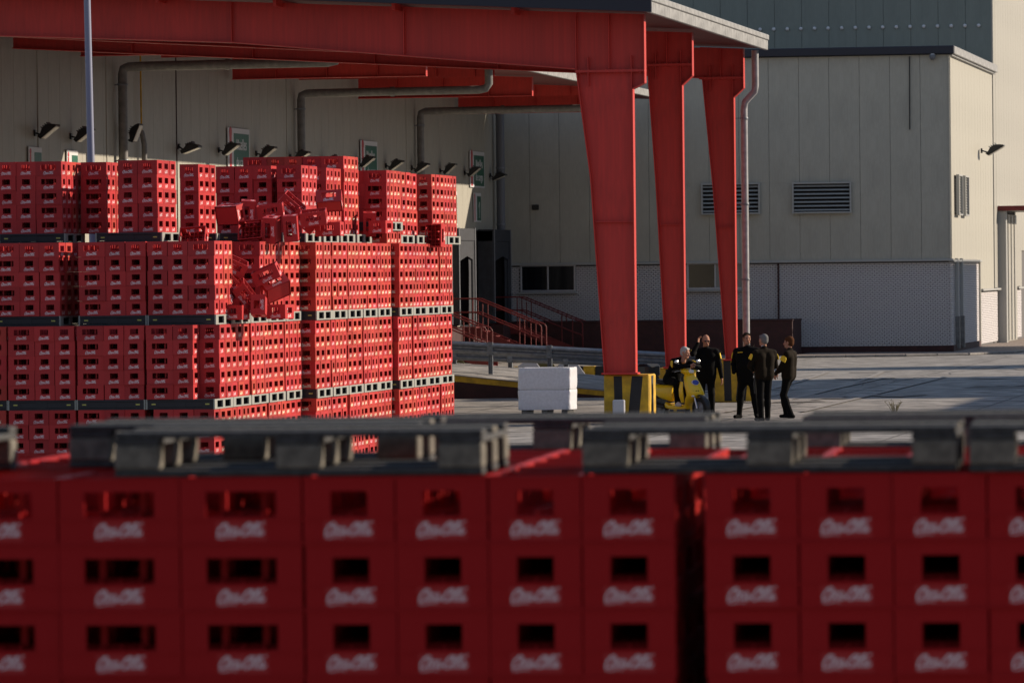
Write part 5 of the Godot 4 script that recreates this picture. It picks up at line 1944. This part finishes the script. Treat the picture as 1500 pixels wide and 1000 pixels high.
	g = figure("grey-haired guard in black sitting on the yellow scooter, leaning on its handlebar", P(-15.72, 0, 111.9), 0.84, {
		"pelvis": Vector3(0, 0.86, -0.22), "chest": Vector3(0, 1.17, 0.02), "neck": Vector3(0, 1.27, 0.15), "shoulder_axis": Vector3(1, 0, 0),
		"ankles": [Vector3(-0.17, 0.36, 0.16), Vector3(0.26, 0.10, -0.02)], "knee_pole": [Vector3(-0.35, 0.5, 1), Vector3(0.5, 0.3, 1)],
		"wrists": [Vector3(-0.05, 1.13, 0.42), Vector3(0.06, 1.10, 0.40)], "elbow_poles": [Vector3(-1, -0.3, 0.3), Vector3(1, -0.3, 0.3)],
		"hand_palms": [Vector3(0.6, -0.3, 0.4), Vector3(-0.6, -0.3, 0.4)], "hand_dirs": [Vector3(0.5, 0.5, 0.5), Vector3(-0.5, 0.45, 0.5)],
		"head": Vector3(0.0, 1.33, 0.22), "head_basis": Basis(Vector3.UP, 0.35) * Basis(Vector3.RIGHT, 0.15), "hem": 0.03, "curl": 0.9, "patch_fwd": 0.5}, c5, "short")

# ---------------------------------------------------------------- the scooter
func loft(m: MB, secs: Array, pw := 0.6, k := 24) -> void:     # secs: [centre, half width, half depth, along-x, along-second axis]
	var rs := []
	for s in secs:
		var ring := []
		for j in k:
			var a := TAU * j / k
			ring.append(s[0] + s[3] * signf(cos(a)) * pow(absf(cos(a)), pw) * s[1] + s[4] * signf(sin(a)) * pow(absf(sin(a)), pw) * s[2])
		rs.append(ring)
	m.rings(rs)

func scooter() -> void:
	var o := thing("motor_scooter", "yellow motor scooter with an oval badge on its front shield", "scooter", P(-15.72, 0, 111.9), 0.84)
	var X := Vector3.RIGHT
	var Z := Vector3(0, 0, 1)
	var Y := Vector3.UP
	for w in [[0.70, "front_wheel"], [-0.56, "rear_wheel"]]:
		var m := MB.new()
		var prof := []
		for j in 13:
			var a := TAU * j / 12.0
			prof.append(Vector2(0.185 + 0.050 * cos(a), 0.052 * sin(a)))
		m.lathe(prof, Transform3D(Basis(Vector3.BACK, PI / 2), Vector3(0, 0.235, w[0])), 28)
		var t := put("tyre", m, M.rubber, o)
		m = MB.new()
		m.lathe([Vector2(0.02, -0.05), Vector2(0.05, -0.05), Vector2(0.06, -0.02), Vector2(0.13, -0.015), Vector2(0.145, -0.035), Vector2(0.145, 0.035), Vector2(0.13, 0.015), Vector2(0.06, 0.02), Vector2(0.05, 0.05), Vector2(0.02, 0.05)], Transform3D(Basis(Vector3.BACK, PI / 2), Vector3(0, 0.235, w[0])), 20)
		put("rim", m, M.galvanised, t)
	# fork and mudguard
	var m := MB.new()
	for s in [-1, 1]:
		m.tube([Vector3(s * 0.075, 0.24, 0.70), Vector3(s * 0.07, 0.55, 0.58)], 0.022, 8)
	put("fork", m, M.chrome, o)
	m = MB.new()
	var rs := []
	for i in 11:
		var a := lerpf(-0.5, 2.2, i / 10.0)
		var c := Vector3(0, 0.235 + 0.262 * sin(a), 0.70 + 0.262 * cos(a))
		var r := Vector3(0, sin(a), cos(a))
		var hw := 0.075 - 0.02 * absf(i / 10.0 - 0.5) * 2.0
		var ring := []
		for q in [[1, 0.0], [0.9, 0.02], [0, 0.035], [-0.9, 0.02], [-1, 0.0], [-0.9, 0.005], [0, 0.02], [0.9, 0.005]]:
			ring.append(c + X * hw * q[0] + r * q[1])
		rs.append(ring)
	m.rings(rs)
	put("mudguard", m, M.black_metal, o)
	# front shield: broad below the bar, tapering to a beak over the wheel
	m = MB.new()
	loft(m, [[Vector3(0, 0.30, 0.36), 0.13, 0.05, X, Z], [Vector3(0, 0.42, 0.47), 0.20, 0.09, X, Z], [Vector3(0, 0.52, 0.56), 0.215, 0.12, X, Z], [Vector3(0, 0.62, 0.52), 0.215, 0.10, X, Z], [Vector3(0, 0.76, 0.45), 0.20, 0.085, X, Z], [Vector3(0, 0.88, 0.39), 0.165, 0.07, X, Z], [Vector3(0, 0.96, 0.34), 0.10, 0.05, X, Z]], 0.75)
	put("front_shield", m, M.scooter_yellow, o)
	m = MB.new()
	for s in [-1, 1]:
		loft(m, [[Vector3(s * 0.19, 0.36, 0.36), 0.03, 0.03, X, Z], [Vector3(s * 0.235, 0.50, 0.37), 0.035, 0.06, X, Z], [Vector3(s * 0.24, 0.64, 0.36), 0.03, 0.06, X, Z], [Vector3(s * 0.20, 0.80, 0.34), 0.02, 0.04, X, Z]], 0.9, 14)
	put("leg_guard", m, M.scooter_yellow, o)
	m = MB.new()
	m.lathe([Vector2(0.005, 0.0), Vector2(0.5, 0.0), Vector2(0.5, 0.02), Vector2(0.46, 0.03), Vector2(0.005, 0.034)], Transform3D(Basis(X * 0.19, (Vector3(0, 0.36, 1)).normalized(), Vector3(0, -1, 0.36).normalized() * 0.12), Vector3(0.01, 0.775, 0.522)), 24)
	var bd := put("oval_badge", m, M.badge_white, o)
	m = MB.new()
	m.lathe([Vector2(0.30, 0.033), Vector2(0.46, 0.033), Vector2(0.46, 0.038), Vector2(0.30, 0.038)], Transform3D(Basis(X * 0.19, (Vector3(0, 0.36, 1)).normalized(), Vector3(0, -1, 0.36).normalized() * 0.12), Vector3(0.01, 0.775, 0.522)), 24)
	put("badge_ring", m, M.badge_blue, bd)
	m = MB.new()
	for i in 4:
		m.bbox(Vector3(-0.09 + 0.055 * i, 0.60, 0.632 - 0.012 * absf(i - 1.5)), Vector3(0.04, 0.035, 0.012), 0.004, Basis(Vector3.BACK, 0.1))
	put("number_marks", m, M.black_metal, o)
	m = MB.new()
	for s in [-1, 1]:
		m.ball(Vector3(s * 0.14, 0.50, 0.64), Vector3(0.045, 0.022, 0.03), Basis(), 10)
	put("indicator", m, M.headlight, o)
	# floorboard, rear body, seat
	m = MB.new()
	loft(m, [[Vector3(0, 0.27, 0.40), 0.15, 0.045, X, Y], [Vector3(0, 0.26, 0.15), 0.18, 0.045, X, Y], [Vector3(0, 0.26, -0.12), 0.18, 0.05, X, Y], [Vector3(0, 0.30, -0.28), 0.15, 0.07, X, Y]].map(func(s): return [s[0], s[1], s[2], s[4], s[3]] if false else s), 0.5)
	put("floorboard", m, M.scooter_yellow, o)
	m = MB.new()
	loft(m, [[Vector3(0, 0.56, -0.10), 0.10, 0.16, X, Y], [Vector3(0, 0.56, -0.22), 0.155, 0.19, X, Y], [Vector3(0, 0.58, -0.45), 0.185, 0.16, X, Y], [Vector3(0, 0.63, -0.68), 0.17, 0.12, X, Y], [Vector3(0, 0.68, -0.86), 0.10, 0.07, X, Y], [Vector3(0, 0.69, -0.92), 0.04, 0.03, X, Y]], 0.75)
	put("rear_body", m, M.scooter_yellow, o)
	m = MB.new()
	loft(m, [[Vector3(0, 0.74, -0.04), 0.07, 0.02, X, Y], [Vector3(0, 0.76, -0.12), 0.12, 0.05, X, Y], [Vector3(0, 0.77, -0.35), 0.145, 0.055, X, Y], [Vector3(0, 0.80, -0.58), 0.14, 0.055, X, Y], [Vector3(0, 0.82, -0.80), 0.09, 0.03, X, Y]], 0.6)
	put("seat", m, M.rubber, o)
	m = MB.new()
	m.bbox(Vector3(0, 0.36, -0.45), Vector3(0.2, 0.24, 0.5), 0.05)
	m.tube([Vector3(-0.14, 0.26, -0.30), Vector3(-0.16, 0.30, -0.55), Vector3(-0.17, 0.36, -0.85)], 0.045, 10)
	put("engine_and_exhaust", m, M.black_metal, o)
	m = MB.new()
	m.bbox(Vector3(0, 1.02, -0.98), Vector3(0.42, 0.30, 0.36), 0.06)
	m.box(Vector3(0, 0.86, -0.90), Vector3(0.2, 0.05, 0.3))
	put("top_box", m, M.black_metal, o)
	# handlebar
	m = MB.new()
	loft(m, [[Vector3(0, 0.95, 0.33), 0.10, 0.06, X, Z], [Vector3(0, 1.00, 0.34), 0.19, 0.10, X, Z], [Vector3(0, 1.05, 0.31), 0.20, 0.10, X, Z], [Vector3(0, 1.09, 0.28), 0.12, 0.06, X, Z]], 0.85)
	put("handlebar_cowl", m, M.scooter_yellow, o)
	m = MB.new()
	m.ball(Vector3(0, 1.02, 0.425), Vector3(0.075, 0.045, 0.03), Basis(Vector3.RIGHT, -0.3))
	put("headlight", m, M.headlight, o)
	for s in [-1, 1]:
		m = MB.new()
		m.tube([Vector3(s * 0.17, 1.03, 0.29), Vector3(s * 0.25, 1.03, 0.25), Vector3(s * 0.36, 1.02, 0.22)], 0.018, 8)
		put("grip", m, M.rubber, o)
		m = MB.new()
		m.tube([Vector3(s * 0.19, 1.03, 0.33), Vector3(s * 0.27, 1.03, 0.31), Vector3(s * 0.35, 1.01, 0.29)], 0.007, 6)
		put("brake_lever", m, M.chrome, o)
		m = MB.new()
		m.tube([Vector3(s * 0.18, 1.05, 0.29), Vector3(s * 0.22, 1.16, 0.30), Vector3(s * 0.27, 1.20, 0.30)], 0.007, 6)
		var st := put("mirror_stem", m, M.black_metal, o)
		m = MB.new()
		m.ball(Vector3(s * 0.30, 1.22, 0.30), Vector3(0.065, 0.042, 0.018))
		put("mirror", m, M.chrome, st)

func _ready() -> void:
	camera_and_light()
	materials()
	make_crates()
	ground()
	far_building()
	bay_wall()
	canopy()
	stairs()
	near_stack()
	far_stack()
	fallen()
	yard()
	floodlights()
	signs()
	scooter()
	people()
	bulk_crates()
	print("singles ", singles, " bulk ", bulk.size())
